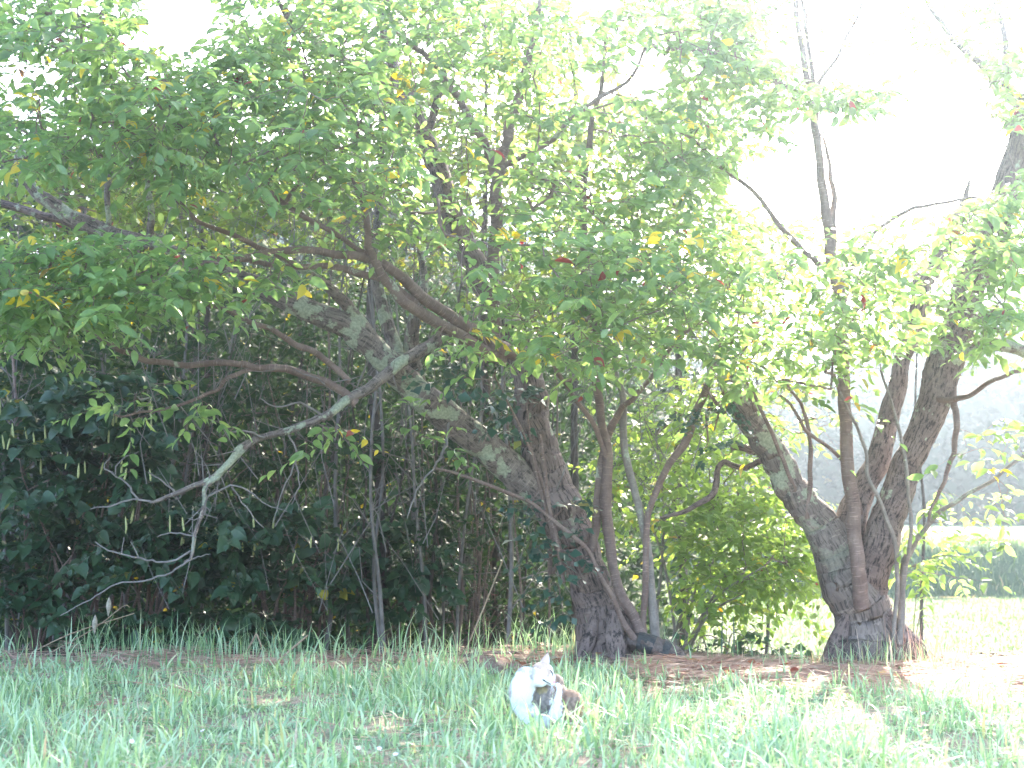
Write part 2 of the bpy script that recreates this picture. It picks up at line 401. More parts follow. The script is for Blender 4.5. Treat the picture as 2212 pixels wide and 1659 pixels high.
def grow(root, skeleton, regions, mat, twigmat, seed, tpl='cherry', leaf=.091, per=13, spray=.46, n_single=0, tintlo=0, tinthi=1.0, holes=True, twig_r=.0013, droop=.35, maxlink=2.6, backlen=.5, out=(0, -1, 0), stuffname='crown', bare=0.0, maxr=.012, gaps=(), turn=1.0):
    """sprays of leaves filling the regions, joined by twigs back to the skeleton"""
    rs = np.random.default_rng(seed); rr = random.Random(seed)
    C = []
    for cu, cv, ru, rv, Y0, Y1, n in regions:
        k = 0; tries = 0
        while k < n and tries < n * 6:
            tries += 1
            a = rr.uniform(0, 6.283); q = math.sqrt(rr.random())
            if rr.random() < .35: q *= 1.18
            u = cu + ru * q * math.cos(a); v = cv + rv * q * math.sin(a)
            if holes and in_hole(u, v, rr): continue
            C.append(tuple(W(u, v, rr.uniform(Y0, Y1)))); k += 1
    C = np.array(C)
    S = np.vstack([s[0] for s in skeleton]); nodes = list(S[::1]); nS = len(nodes)
    nodes = np.vstack([S, np.zeros((len(C) * 6 + 10, 3))]); cnt = nS
    parent = np.full(len(nodes), -1); count = np.zeros(len(nodes), int)
    d0 = np.array([np.min(np.sum((S - c) ** 2, 1)) for c in C])
    order = np.argsort(d0)
    paths = []
    sprays = []
    for i in order:
        c = C[i]
        d = np.sqrt(np.sum((nodes[:cnt] - c) ** 2, 1))
        d[:nS] *= .85
        j = int(np.argmin(d)); p = nodes[j]
        dist = np.linalg.norm(c - p)
        if dist < .04: c = c + rs.normal(0, .08, 3); dist = np.linalg.norm(c - p)
        if dist > maxlink:
            dirn = (c - p) / dist; p = c - dirn * backlen; j2 = -1
        else: j2 = j
        seg = max(2, min(5, int(dist / .14)))
        mid = (p + c) / 2 + np.array([rs.normal(0, .05), rs.normal(0, .05), .10 * dist + rs.normal(0, .03)]) * min(1, dist)
        ts = np.linspace(0, 1, seg + 1)[:, None]
        path = (1 - ts) ** 2 * p + 2 * ts * (1 - ts) * mid + ts ** 2 * c
        path[1:-1] += rs.normal(0, .008, (seg - 1, 3))
        ids = [j2 if j2 >= 0 else -1]
        for q in path[1:]:
            nodes[cnt] = q; parent[cnt] = ids[-1]; ids.append(cnt); cnt += 1
        k = ids[-1]
        g = 0
        while k >= nS and g < 400: count[k] += 1; k = parent[k]; g += 1
        tip = path[-1] - path[-2]; tip /= np.linalg.norm(tip) + 1e-9
        o_ = np.array([rs.normal(0, .75), rs.normal(-.25, .5), rs.normal(-.02, .18)]) + np.array(out) * .25
        o_ /= np.linalg.norm(o_)
        dr = tip * .7 + o_ * .9; dr[2] *= .6; dr /= np.linalg.norm(dr)
        paths.append((path, ids)); sprays.append((c, dr, path))
    tb = Tubes()
    for path, ids in paths:
        cs = count[ids[1:]] if len(ids) > 1 else np.array([1])
        r = np.minimum(twig_r * np.sqrt(np.concatenate([[cs[0]], cs]) + .6), maxr)
        tb.add(path, r, 4)
    LP = []; LD = []; LN = []; LS = []; LT = []
    for c, dr, path in sprays:
        ln = spray * rs.uniform(.6, 1.25)
        m = 5; ts = np.linspace(0, 1, m)
        sp = c + dr * (ts[:, None] * ln) + np.array([0, 0, -1.]) * (ts[:, None] ** 2) * ln * droop * rs.uniform(.2, 1)
        tb.add(sp, np.linspace(twig_r * 1.1, twig_r * .45, m), 3)
        if rs.random() < bare: continue
        allp = np.vstack([path[-2:-1], sp]); kk = max(3, int(per * rs.uniform(.6, 1.3)))
        side = 1
        base_t = rs.uniform(0, .55)
        H = np.cross(dr, [0, 0, 1.]); H /= np.linalg.norm(H) + 1e-9
        yel = rs.random() < .03 * turn
        for q in range(kk):
            t = (q + rs.uniform(-.3, .3)) / kk; t = min(max(t, 0), .999) * (len(allp) - 1)
            a = int(t); f = t - a
            pos = allp[a] * (1 - f) + allp[a + 1] * f
            side = -side
            ld = dr * .75 + H * side * rs.uniform(.5, 1.1) + np.array([0, 0, -rs.uniform(-.15, .75)]) + rs.normal(0, .28, 3)
            ld /= np.linalg.norm(ld)
            nn = np.array([0, 0, 1.]) + H * side * -.25 + rs.normal(0, .45, 3)
            LP.append(pos + ld * .012); LD.append(ld); LN.append(nn)
            LS.append(leaf * rs.uniform(.45, 1.32) * (.75 if q > kk * .8 else 1))
            t_ = base_t + rs.uniform(0, .45)
            x = rs.random()
            if x < (.45 if yel else .004 * turn): t_ = .965
            elif x < (.47 if yel else .0065 * turn): t_ = 1.0
            LT.append(min(t_, 1.0))
    tw = tb.build('twigs', twigmat, root); tw['kind'] = 'stuff'
    LP = np.array(LP); LD = np.array(LD); LN = np.array(LN); LS = np.array(LS); LT = np.array(LT)
    if holes:
        kp = cull(LP, list(gaps), rs); LP, LD, LN, LS, LT = LP[kp], LD[kp], LN[kp], LS[kp], LT[kp]
    LT = np.where(LT < .93, tintlo + LT * (tinthi - tintlo), LT)
    keep = np.ones(len(LP), bool)
    if n_single:
        u, v = proj(LP)
        ok = (u > 10) & (u < 2200) & (v > 10) & (v < 1640)
        facing = np.abs(LN[:, 1]) + .35
        score = np.where(ok, LS / LP[:, 1] * (1 + .5 * (LT > .94)), 0)
        pick = np.argsort(-score)[:n_single]
        keep[pick] = False
        X, Y, Z = frames(LD[pick], LN[pick])
        for q, i in enumerate(pick):
            tt = LT[i]; tt = tt if tt > .94 else round(tt * 8) / 8
            o = bpy.data.objects.new('leaf', leaf_variant(tpl, float(tt), mat)); COL.objects.link(o)
            Mx = Matrix(((X[q][0], Y[q][0], Z[q][0], LP[i][0]), (X[q][1], Y[q][1], Z[q][1], LP[i][1]), (X[q][2], Y[q][2], Z[q][2], LP[i][2]), (0, 0, 0, 1)))
            Mx = Mx @ Matrix.Scale(float(LS[i]), 4)
            o.parent = root; o.matrix_parent_inverse = Matrix.Translation(-Vector(root.location))
            o.matrix_basis = Mx
    leaves_mesh(stuffname, LP[keep], LD[keep], LN[keep], LS[keep], LT[keep], tpl, mat, root, 'stuff')
    return len(LP)

# ------------------------------------------------------------------ left cherry tree
b0 = W(1320, 1425, 10.2); b0.z = float(zg(b0.x, b0.y)) - .02
T1 = empty('cherry_tree', b0, 'large old cherry tree leaning left behind the cat, lichened limbs over the dark thicket', 'tree')
SK1 = []
def b1(name, pts, mat, **k): SK1.append(branch(name, pts, mat, T1, **k))
b1('trunk', [(1326, 1445, 10.2, 80), (1314, 1400, 10.2, 67), (1303, 1363, 10.2, 57), (1285, 1295, 10.2, 47), (1263, 1227, 10.15, 43), (1234, 1160, 10.15, 46), (1207, 1100, 10.1, 51), (1187, 1050, 10.1, 49), (1172, 1000, 10.1, 44), (1156, 940, 10.1, 38), (1148, 890, 10.1, 35), (1140, 820, 10.1, 32), (1115, 745, 10.15, 30), (1076, 660, 10.2, 29), (1030, 580, 10.2, 27), (993, 500, 10.25, 25), (960, 410, 10.3, 24), (930, 320, 10.4, 22), (890, 230, 10.5, 18), (850, 150, 10.6, 14), (830, 60, 10.7, 10), (820, -60, 10.8, 7)], M_bark, sides=28, n=12, rough=.035, flare=.07)
b1('limb', [(1190, 1100, 10.1, 32), (1110, 1020, 10.0, 35), (1050, 965, 9.9, 34), (990, 920, 9.8, 34), (920, 865, 9.7, 33), (865, 810, 9.6, 31), (820, 765, 9.5, 29), (760, 712, 9.4, 27), (690, 680, 9.35, 25), (600, 640, 9.3, 24), (500, 600, 9.3, 22), (400, 560, 9.3, 20), (300, 525, 9.3, 18), (200, 490, 9.3, 17), (110, 440, 9.3, 15), (60, 390, 9.3, 12), (35, 330, 9.3, 9)], M_bark_l, sides=18, n=8, label='thick limb blotched with pale green lichen')
LB = M_bark_l; SM = M_bark_s
for nm, mt, pts in [
    ('limb', LB, [(850, 800, 9.55, 20), (790, 710, 9.45, 15), (740, 650, 9.35, 13), (700, 615, 9.25, 11), (640, 575, 9.2, 8), (560, 525, 9.2, 5)]),
    ('limb', LB, [(870, 820, 9.6, 20), (850, 740, 9.7, 15), (822, 650, 9.7, 14), (808, 570, 9.8, 11), (790, 460, 9.8, 8), (770, 330, 9.9, 6)]),
    ('limb', LB, [(905, 850, 9.7, 20), (890, 760, 9.7, 16), (895, 690, 9.6, 14), (915, 600, 9.7, 9), (900, 500, 9.8, 6)]),
    ('dead_branch', LB, [(980, 705, 9.6, 12), (930, 742, 9.5, 14), (870, 780, 9.3, 14), (820, 820, 9.2, 13), (760, 860, 9.1, 11), (700, 900, 9.0, 9), (620, 930, 9.0, 8), (550, 950, 8.95, 7), (500, 990, 8.9, 8), (440, 1040, 8.9, 6), (380, 1065, 8.9, 5), (320, 1090, 8.9, 3)]),
    ('dead_branch', LB, [(545, 953, 8.95, 7), (480, 1020, 8.9, 6), (445, 1060, 8.9, 5), (440, 1110, 8.85, 4.5), (415, 1180, 8.8, 4), (403, 1215, 8.8, 2.5)]),
    ('branch', SM, [(770, 872, 9.1, 10), (720, 832, 9.05, 9), (660, 806, 9, 9), (600, 800, 9, 8), (545, 795, 8.95, 8), (500, 785, 8.9, 7), (400, 792, 8.9, 7), (330, 785, 8.85, 7), (280, 768, 8.8, 6), (225, 735, 8.8, 5), (150, 700, 8.8, 3)]),
    ('branch', SM, [(548, 797, 8.95, 5), (500, 812, 8.9, 5), (460, 845, 8.9, 4), (400, 870, 8.8, 3.5), (320, 890, 8.8, 3), (240, 905, 8.7, 2)]),
    ('branch', SM, [(755, 825, 9.1, 7), (700, 775, 9.1, 7), (640, 745, 9.05, 7), (590, 715, 9, 6), (530, 692, 9, 6), (470, 665, 8.95, 5), (420, 650, 8.9, 4), (350, 620, 8.9, 3)]),
    ('branch', SM, [(1110, 765, 9.95, 15), (1030, 722, 9.6, 14), (975, 688, 9.4, 13), (910, 640, 9.2, 12), (860, 600, 9.1, 11), (800, 562, 9.0, 10), (730, 548, 8.9, 9), (650, 540, 8.8, 8), (560, 548, 8.7, 7), (470, 566, 8.6, 5), (350, 556, 8.6, 3)]),
    ('branch', SM, [(1085, 775, 9.9, 14), (1020, 745, 9.5, 14), (950, 700, 9.3, 13), (880, 655, 9.1, 12), (828, 598, 9.0, 11), (797, 530, 8.95, 9), (790, 470, 8.9, 7), (770, 380, 8.9, 4)]),
    ('branch', SM, [(900, 655, 9.2, 9), (850, 618, 9.1, 8), (780, 590, 9.05, 8), (700, 572, 9, 7), (600, 575, 9, 6), (540, 565, 9, 5), (430, 550, 8.9, 4)]),
    ('branch', SM, [(1066, 760, 9.7, 14), (1066, 640, 9.6, 13), (1066, 520, 9.6, 13), (1070, 420, 9.6, 13), (1080, 360, 9.6, 12), (1095, 300, 9.6, 12), (1115, 230, 9.6, 12), (1135, 150, 9.6, 9), (1160, 60, 9.6, 7), (1170, -40, 9.6, 5)]),
    ('branch', SM, [(1072, 385, 9.6, 10), (1050, 310, 9.55, 9), (1020, 270, 9.5, 8), (975, 200, 9.5, 8), (940, 140, 9.4, 7), (890, 100, 9.4, 6), (850, 50, 9.3, 5), (830, -30, 9.3, 4)]),
    ('limb', M_bark, [(998, 530, 10.2, 15), (955, 380, 10.0, 13), (930, 320, 10, 14), (900, 280, 9.9, 13), (860, 235, 9.8, 12), (820, 185, 9.7, 11), (760, 140, 9.6, 10), (700, 105, 9.5, 9), (650, 65, 9.4, 8), (610, 20, 9.3, 7), (590, -40, 9.3, 5)]),
    ('branch', M_bark, [(920, 300, 10, 11), (937, 240, 10, 9), (950, 180, 10, 8), (975, 110, 10, 7), (960, 30, 10, 5), (965, -40, 10, 4)]),
    ('branch', SM, [(880, 250, 9.85, 7), (850, 190, 9.8, 6), (840, 120, 9.8, 5), (810, 40, 9.7, 4), (800, -30, 9.7, 3)]),
    ('branch', SM, [(800, 555, 9, 6), (700, 492, 8.9, 6), (600, 425, 8.8, 6), (560, 398, 8.7, 6), (480, 345, 8.5, 6), (400, 285, 8.3, 5), (330, 215, 8.1, 4), (290, 180, 8, 3), (210, 60, 7.9, 2)]),
    ('branch', SM, [(640, 575, 9, 6), (520, 520, 8.8, 6), (430, 480, 8.6, 5), (390, 440, 8.6, 5), (340, 390, 8.5, 4), (250, 350, 8.4, 3.5), (130, 290, 8.3, 3)]),
    ('branch', LB, [(330, 530, 9.3, 8), (325, 470, 9.3, 8), (320, 390, 9.3, 6), (318, 300, 9.3, 4)]),
    ('branch', LB, [(235, 500, 9.3, 6), (237, 400, 9.3, 7), (250, 320, 9.3, 5), (240, 230, 9.3, 3)]),
    ('limb', M_bark, [(330, 535, 9.35, 13), (230, 508, 9.4, 11), (150, 480, 9.5, 10), (70, 455, 9.5, 9), (-40, 425, 9.5, 8)]),
    ('sucker', SM, [(1392, 1412, 9.95, 22), (1375, 1345, 9.95, 13), (1335, 1262, 9.95, 11), (1318, 1160, 9.95, 12), (1306, 1060, 9.9, 13), (1310, 960, 9.9, 10), (1290, 860, 9.9, 9), (1285, 760, 9.85, 9), (1270, 640, 9.8, 9), (1262, 520, 9.8, 8), (1262, 400, 9.8, 7), (1275, 280, 9.8, 6), (1300, 180, 9.8, 5), (1310, 50, 9.8, 4)]),
    ('sucker', SM, [(1388, 1402, 9.9, 9), (1350, 1350, 9.85, 6), (1320, 1290, 9.8, 5), (1280, 1210, 9.75, 5), (1240, 1160, 9.7, 5), (1150, 1090, 9.7, 4), (1060, 1050, 9.6, 4), (950, 1010, 9.6, 3)]),
    ('sucker', SM, [(1278, 1190, 10, 8), (1290, 1110, 9.95, 10), (1297, 1000, 9.95, 9), (1330, 900, 9.95, 8), (1365, 860, 9.9, 6), (1420, 800, 9.9, 5), (1480, 720, 9.8, 4), (1600, 670, 9.8, 3)]),
    ('sucker', SM, [(1395, 1395, 9.95, 7), (1395, 1250, 9.9, 7), (1400, 1110, 9.9, 7), (1440, 1010, 9.9, 8), (1490, 930, 9.85, 9), (1530, 830, 9.8, 8), (1560, 740, 9.8, 5)]),
    ('sucker', M_bark_p, [(1415, 1395, 9.95, 11), (1402, 1220, 9.95, 9), (1375, 1080, 9.95, 8), (1345, 960, 10, 8), (1340, 860, 10, 7), (1330, 760, 10, 7), (1345, 650, 10, 5), (1360, 500, 10, 4)]),
    ('sucker', SM, [(1218, 1260, 9.7, 4), (1190, 1110, 9.7, 4), (1175, 1000, 9.65, 4), (1165, 940, 9.65, 3)]),
    ('sucker', SM, [(1318, 1010, 9.92, 6), (1290, 930, 9.8, 6), (1240, 850, 9.7, 5), (1190, 780, 9.6, 5), (1150, 690, 9.5, 3)]),
    ('branch', SM, [(1262, 420, 9.8, 6), (1215, 380, 9.6, 5), (1180, 430, 9.5, 4), (1130, 470, 9.4, 3)]),
    ('branch', SM, [(1085, 360, 9.6, 7), (1180, 310, 9.5, 6), (1250, 240, 9.4, 5), (1350, 180, 9.4, 4), (1400, 90, 9.4, 3)]),
]:
    b1(nm, pts, mt, sides=10 if pts[0][3] > 8 else 7, n=6)
# thin dead twigs of the low dead branch
tb = Tubes()
def twig2(pts, n=4):
    P = catmull([tuple(W(u, v, Y)) + (rpx(r, Y),) for u, v, Y, r in pts], n)
    P[1:-1, :3] += rng.normal(0, .004, P[1:-1, :3].shape); tb.add(P[:, :3], P[:, 3], 5)
for pts in [
    [(412, 1190, 8.8, 2.6), (370, 1213, 8.8, 2.4), (330, 1210, 8.8, 2.2), (280, 1200, 8.75, 2), (235, 1190, 8.7, 1.8), (205, 1170, 8.7, 1.2)],
    [(405, 1212, 8.8, 2.4), (370, 1235, 8.8, 2.2), (310, 1255, 8.8, 2), (250, 1262, 8.8, 1.7), (195, 1295, 8.8, 1.4), (130, 1330, 8.8, 1)],
    [(403, 1214, 8.8, 2.2), (430, 1202, 8.8, 1.6), (452, 1198, 8.8, 1)],
    [(441, 1110, 8.85, 2.4), (450, 1075, 8.8, 2.2), (500, 1050, 8.75, 2), (540, 1062, 8.7, 1.6), (575, 1090, 8.7, 1.2), (620, 1105, 8.7, .9)],
    [(500, 1052, 8.75, 1.8), (530, 1095, 8.75, 1.6), (570, 1140, 8.75, 1.1)],
    [(335, 1085, 8.9, 2.6), (290, 1078, 8.9, 2.2), (250, 1090, 8.9, 2), (195, 1100, 8.9, 1.2)],
    [(300, 1080, 8.9, 2.4), (275, 1045, 8.9, 2.2), (245, 1025, 8.9, 2), (225, 1010, 8.9, 1.4), (240, 985, 8.9, 1)],
    [(380, 1066, 8.9, 2), (350, 1040, 8.9, 1.8), (320, 1020, 8.9, 1.4)], [(250, 1025, 8.9, 1.6), (255, 1000, 8.9, 1.4), (300, 975, 8.9, 1)],
    [(620, 930, 9, 2.5), (640, 990, 9, 2), (610, 1060, 9, 1.6), (590, 1130, 9, 1)], [(640, 985, 9, 2), (645, 1050, 9, 1.5), (630, 1090, 9, 1)],
    [(425, 1160, 8.8, 2), (380, 1150, 8.8, 1.6), (340, 1160, 8.8, 1.2)], [(300, 1206, 8.75, 1.6), (282, 1170, 8.75, 1)], [(262, 1196, 8.75, 1.4), (268, 1160, 8.75, .9)],
    [(700, 900, 9, 3), (650, 870, 8.9, 2.4), (600, 880, 8.8, 1.8), (560, 860, 8.8, 1.2)], [(570, 945, 8.95, 3), (530, 930, 8.8, 2.2), (490, 935, 8.8, 1.5)],
    [(970, 900, 9.7, 3), (965, 960, 9.6, 3), (945, 1000, 9.5, 2.4), (900, 1060, 9.5, 2), (880, 1120, 9.5, 1.4)],
]:
    twig2(pts)
for (C_, R_) in SK1[5:9]:
    for q in range(16):
        i = int(rng.integers(6, len(C_) - 1)); d_ = np.array([rng.normal(0, .6), rng.normal(-.1, .4), rng.normal(.1, .9)]); l_ = rng.uniform(.05, .28)
        e_ = C_[i] + d_ * l_; m_ = (C_[i] + e_) / 2 + rng.normal(0, .02, 3)
        tb.add(np.array([C_[i], m_, e_]), np.array([.004, .003, .0012]), 4)
o = tb.build('twigs', M_gtwig, T1); o['kind'] = 'stuff'; o['label'] = 'bare grey twigs of the low dead branch'
R1 = [(140, 20, 200, 70, 7.2, 9, 60), (640, 20, 180, 80, 8, 9.8, 60), (1100, 10, 300, 70, 8.4, 10.4, 60), (1480, 30, 140, 80, 9, 10.6, 35), (190, 200, 280, 190, 7.1, 9.0, 270), (560, 300, 320, 130, 7.4, 9.2, 230), (160, 610, 270, 85, 7.3, 8.6, 215), (70, 705, 120, 50, 7.6, 8.6, 34),
      (430, 600, 220, 50, 8, 9, 55), (880, 350, 280, 110, 8, 9.8, 85), (900, 90, 330, 120, 8, 10.2, 200), (620, 170, 180, 100, 8, 9.5, 80),
      (1150, 290, 280, 250, 8.2, 10.2, 130), (1200, 580, 260, 70, 7.9, 9.3, 70), (1130, 710, 210, 80, 8, 9.2, 46), (1400, 620, 190, 90, 8, 9.5, 70),
      (1350, 740, 220, 70, 8.2, 9.4, 52), (1450, 180, 230, 180, 8.6, 10.6, 130), (1450, 430, 220, 120, 8.8, 10.4, 80), (850, 480, 220, 55, 8.4, 9.7, 40),
      (340, 880, 130, 26, 8.6, 8.9, 8), (720, 940, 60, 18, 8.9, 9.1, 4), (940, 920, 60, 60, 9.2, 9.6, 6), (1100, -230, 750, 170, 8, 11.5, 110), (100, -200, 500, 150, 7.5, 10, 60)]  # last two regions: out-of-frame sprays added for their shadow
grow(T1, SK1, R1, M_leaf, M_twig, 11, n_single=300, gaps=GAPS_LEFT)

# ------------------------------------------------------------------ right cherry tree
b0 = W(1880, 1425, 10.1); b0.z = float(zg(b0.x, b0.y)) - .02
T2 = empty('cherry_tree', b0, 'forked cherry tree with thick splayed trunks standing at the edge of the bright field', 'tree')
SK2 = []
def b2(name, pts, mat, **k): SK2.append(branch(name, pts, mat, T2, **k))
b2('trunk', [(1882, 1445, 10.1, 86), (1874, 1400, 10.1, 70), (1868, 1355, 10.1, 61), (1851, 1300, 10.1, 60), (1832, 1255, 10.1, 59), (1805, 1195, 10.1, 49), (1768, 1132, 10.1, 40), (1738, 1090, 10.1, 36), (1712, 1052, 10.1, 34), (1682, 1000, 10.05, 32), (1655, 953, 10.05, 30), (1630, 920, 10, 28), (1606, 886, 9.95, 26), (1580, 830, 9.95, 24), (1565, 790, 9.95, 19)], M_bark_l, sides=28, n=12, rough=.045, flare=.2)
for nm, mt, pts in [
    ('limb', M_bark, [(1845, 1290, 10.15, 40), (1828, 1170, 10.15, 38), (1864, 1055, 10.2, 29), (1898, 985, 10.25, 27), (1925, 885, 10.3, 23), (1945, 800, 10.35, 19), (1962, 740, 10.4, 18), (1985, 640, 10.4, 22), (2020, 570, 10.4, 19), (2060, 490, 10.4, 13), (2085, 430, 10.5, 7), (2095, 390, 10.5, 3)]),
    ('limb', M_bark, [(1862, 1320, 10.12, 40), (1872, 1260, 10.08, 44), (1892, 1195, 10.0, 42), (1926, 1100, 10.0, 37), (1948, 1040, 10.0, 35), (1970, 980, 9.95, 33), (2008, 890, 9.9, 36), (2038, 805, 9.85, 40), (2060, 740, 9.8, 38), (2090, 640, 9.75, 36), (2130, 540, 9.7, 34), (2160, 450, 9.65, 32), (2190, 350, 9.6, 28), (2225, 210, 9.6, 24)]),
    ('branch', LB, [(2040, 800, 9.8, 22), (2100, 755, 9.7, 17), (2160, 742, 9.6, 15), (2250, 770, 9.6, 12)]),
    ('branch', M_bark_s, [(1862, 1312, 9.86, 17), (1856, 1230, 9.8, 16), (1845, 1120, 9.8, 15), (1832, 1000, 9.8, 14), (1825, 880, 9.8, 14), (1822, 760, 9.8, 13), (1812, 640, 9.8, 13), (1797, 560, 9.8, 13), (1790, 480, 9.8, 12), (1775, 380, 9.8, 10), (1765, 300, 9.8, 9), (1745, 180, 9.8, 8), (1728, 80, 9.8, 7), (1715, -30, 9.8, 6)]),
    ('branch', SM, [(1796, 560, 9.82, 8), (1803, 470, 9.85, 7), (1797, 390, 9.85, 5), (1785, 300, 9.85, 3)]),
    ('branch', SM, [(1768, 320, 9.8, 7), (1762, 240, 9.8, 6), (1748, 120, 9.8, 5), (1735, 40, 9.8, 5), (1725, -40, 9.8, 4)]),
    ('branch', M_bark_p, [(1942, 1392, 9.9, 9), (1950, 1300, 9.9, 8), (1958, 1210, 9.85, 8), (2000, 1140, 9.8, 6), (2070, 1080, 9.75, 5), (2140, 1040, 9.7, 4), (2230, 975, 9.7, 3)]),
    ('branch', M_bark_p, [(1930, 1395, 9.88, 5), (1938, 1290, 9.85, 5), (1935, 1180, 9.8, 5), (1905, 1100, 9.75, 4.5), (1880, 1030, 9.7, 4), (1855, 930, 9.7, 3.5), (1815, 850, 9.6, 3)]),
    ('branch', M_bark_p, [(1957, 1215, 9.8, 5), (1965, 1100, 9.7, 4), (1957, 1000, 9.6, 4), (1935, 900, 9.6, 3), (1900, 800, 9.5, 2.4)]),
    ('branch', SM, [(2058, 830, 9.8, 8), (2066, 900, 9.7, 7), (2064, 960, 9.7, 6), (2050, 1010, 9.7, 5), (2030, 1060, 9.7, 4), (2000, 1130, 9.7, 3)]),
    ('branch', SM, [(1744, 1120, 10, 6), (1750, 1000, 9.95, 5), (1740, 900, 9.9, 4), (1710, 840, 9.9, 3)]),
    ('branch', SM, [(1718, 1060, 10, 5), (1690, 980, 9.9, 4.5), (1650, 900, 9.8, 4), (1600, 800, 9.7, 3)]),
    ('branch', SM, [(1860, 1110, 9.95, 5), (1840, 1020, 9.85, 4.5), (1780, 960, 9.8, 4), (1730, 915, 9.7, 3.6), (1690, 850, 9.7, 3)]),
    ('branch', M_bark, [(1700, 1015, 10.25, 9), (1660, 985, 10.3, 8), (1620, 968, 10.3, 8), (1585, 965, 10.3, 8)]),
    ('branch', M_bark, [(1660, 985, 10.2, 7), (1610, 1010, 10.3, 6), (1560, 1000, 10.3, 6), (1540, 1060, 10.3, 7), (1480, 1105, 10.3, 5), (1420, 1120, 10.3, 3)]),
    ('branch', M_bark, [(2260, 310, 9.7, 17), (2200, 228, 9.7, 13), (2150, 180, 9.7, 11), (2120, 140, 9.7, 9), (2060, 85, 9.7, 7), (2000, 0, 9.7, 6), (1970, -40, 9.7, 5)]),
    ('branch', M_bark, [(2168, 200, 9.7, 9), (2172, 100, 9.7, 7), (2150, 0, 9.7, 6), (2145, -40, 9.7, 5)]),
    ('branch', SM, [(1800, 590, 9.8, 7), (1755, 558, 9.8, 6), (1700, 500, 9.75, 6), (1620, 410, 9.7, 5), (1530, 330, 9.6, 4), (1450, 270, 9.5, 3)]),
    ('branch', SM, [(1762, 215, 9.8, 6), (1690, 185, 9.7, 6), (1600, 140, 9.6, 5), (1520, 110, 9.5, 4), (1450, 100, 9.5, 3)]),
    ('branch', SM, [(1812, 620, 9.8, 6), (1870, 530, 9.7, 5), (1930, 470, 9.6, 4.5), (2000, 445, 9.5, 4), (2110, 425, 9.5, 3)]),
    ('branch', SM, [(2020, 860, 9.8, 8), (2080, 860, 9.6, 6), (2150, 820, 9.4, 5), (2230, 800, 9.3, 4)]),
    ('branch', SM, [(1752, 200, 9.8, 5), (1800, 130, 9.8, 4), (1850, 40, 9.8, 3), (1880, -30, 9.8, 2)]),
]:
    b2(nm, pts, mt, sides=20 if pts[0][3] > 40 else (10 if pts[0][3] > 8 else 7), n=7)
R2 = [(1640, 650, 240, 115, 8.2, 9.7, 80), (1950, 620, 260, 120, 8.2, 9.7, 110), (2130, 480, 120, 110, 8, 9.6, 62), (2160, 690, 80, 80, 7.9, 9.2, 34),
      (1730, 780, 170, 70, 8.8, 9.9, 50), (1805, 212, 140, 24, 8.7, 9.4, 40), (2110, 80, 150, 90, 8.6, 10, 40), (1590, 110, 150, 110, 9, 10.6, 105), (2150, 300, 90, 150, 8.8, 9.8, 46), (2110, 400, 90, 60, 8.8, 9.8, 24), (1700, 90, 130, 100, 9, 10.6, 30),
      (1570, 330, 120, 120, 9, 10.6, 48), (2090, 1150, 120, 120, 9.4, 10.2, 16), (2140, 960, 70, 80, 9.2, 10, 10), (1660, 890, 130, 60, 9.9, 10.9, 34), (2460, 450, 220, 430, 9, 11.5, 230), (2150, -260, 520, 210, 8.8, 12, 120)]  # last two regions: unseen sprays added to shade the grass at right
grow(T2, SK2, R2, M_leaf, M_twig, 12, n_single=300, gaps=GAPS_RIGHT)

def root_part(T, u, Y, dx, dy, r, mat):
    c = W(u, 1380, Y); g0 = float(zg(c.x, Y)); x1, y1 = c.x + dx, Y + dy; g1 = float(zg(x1, y1))
    Q = catmull([(c.x, Y, g0 + .34, r * .5), (c.x + dx * .35, Y + dy * .4, g0 + .15, r), (c.x + dx * .7, Y + dy * .75, (g0 + g1) / 2 + .035, r * .75), (x1, y1, g1 - .02, r * .35), (x1 + dx * .3, y1 + dy * .3, g1 - .06, r * .2)], 6)
    tb = Tubes(); tb.add(Q[:, :3], Q[:, 3], 12, rough=.07, seed=int(u)); tb.build('root', mat, T)
for a_ in [(1290, 10.05, -.16, -.08, .06), (1350, 10.05, .20, -.08, .08), (1325, 9.98, .03, -.18, .07)]: root_part(T1, *a_, M_bark)
for a_ in [(1830, 9.98, -.20, -.06, .07), (1915, 9.98, .34, -.05, .09)]: root_part(T2, *a_, M_bark)

# ------------------------------------------------------------------ trees of the wood behind
def bgtree(u, Y, vtop, crown, label, mat=M_bgleaf, bark=None, r=9, lean=0, seed=0, leaf=.085, per=12, spray=.36, group='trees of the wood behind the cherries', n=1, holes=True, tintlo=0., cat='tree', name='tree', vbase=None, **kw):
    bark = bark or M_bark_d
    p = W(u, 1000, Y); z0 = float(zg(p.x, Y))
    base = Vector((p.x, Y, z0 - .05))
    rt = empty(name, base, label, cat, group)
    sk = []
    rr = random.Random(seed + 5)
    # pixel row of the foot
    vb = None
    top = W(u + lean, vtop, Y)
    pts = []
    for k in range(6):
        t = k / 5
        q = base.lerp(top, t) + Vector((rr.uniform(-.08, .08) * (k > 0), rr.uniform(-.1, .1), 0))
        pts.append((*q, rpx(r, Y) * (1.25 - .85 * t)))
    Q = catmull(pts, 5)
    tb = Tubes(); tb.add(Q[:, :3], Q[:, 3], 9, rough=.05, seed=seed); tb.build('trunk', bark, rt)
    sk.append((Q[8:, :3], Q[8:, 3]))
    if crown: grow(rt, sk, crown, mat, M_twig, seed, leaf=leaf, per=per, spray=spray, holes=holes, tintlo=tintlo, stuffname='crown', **kw)
    return rt
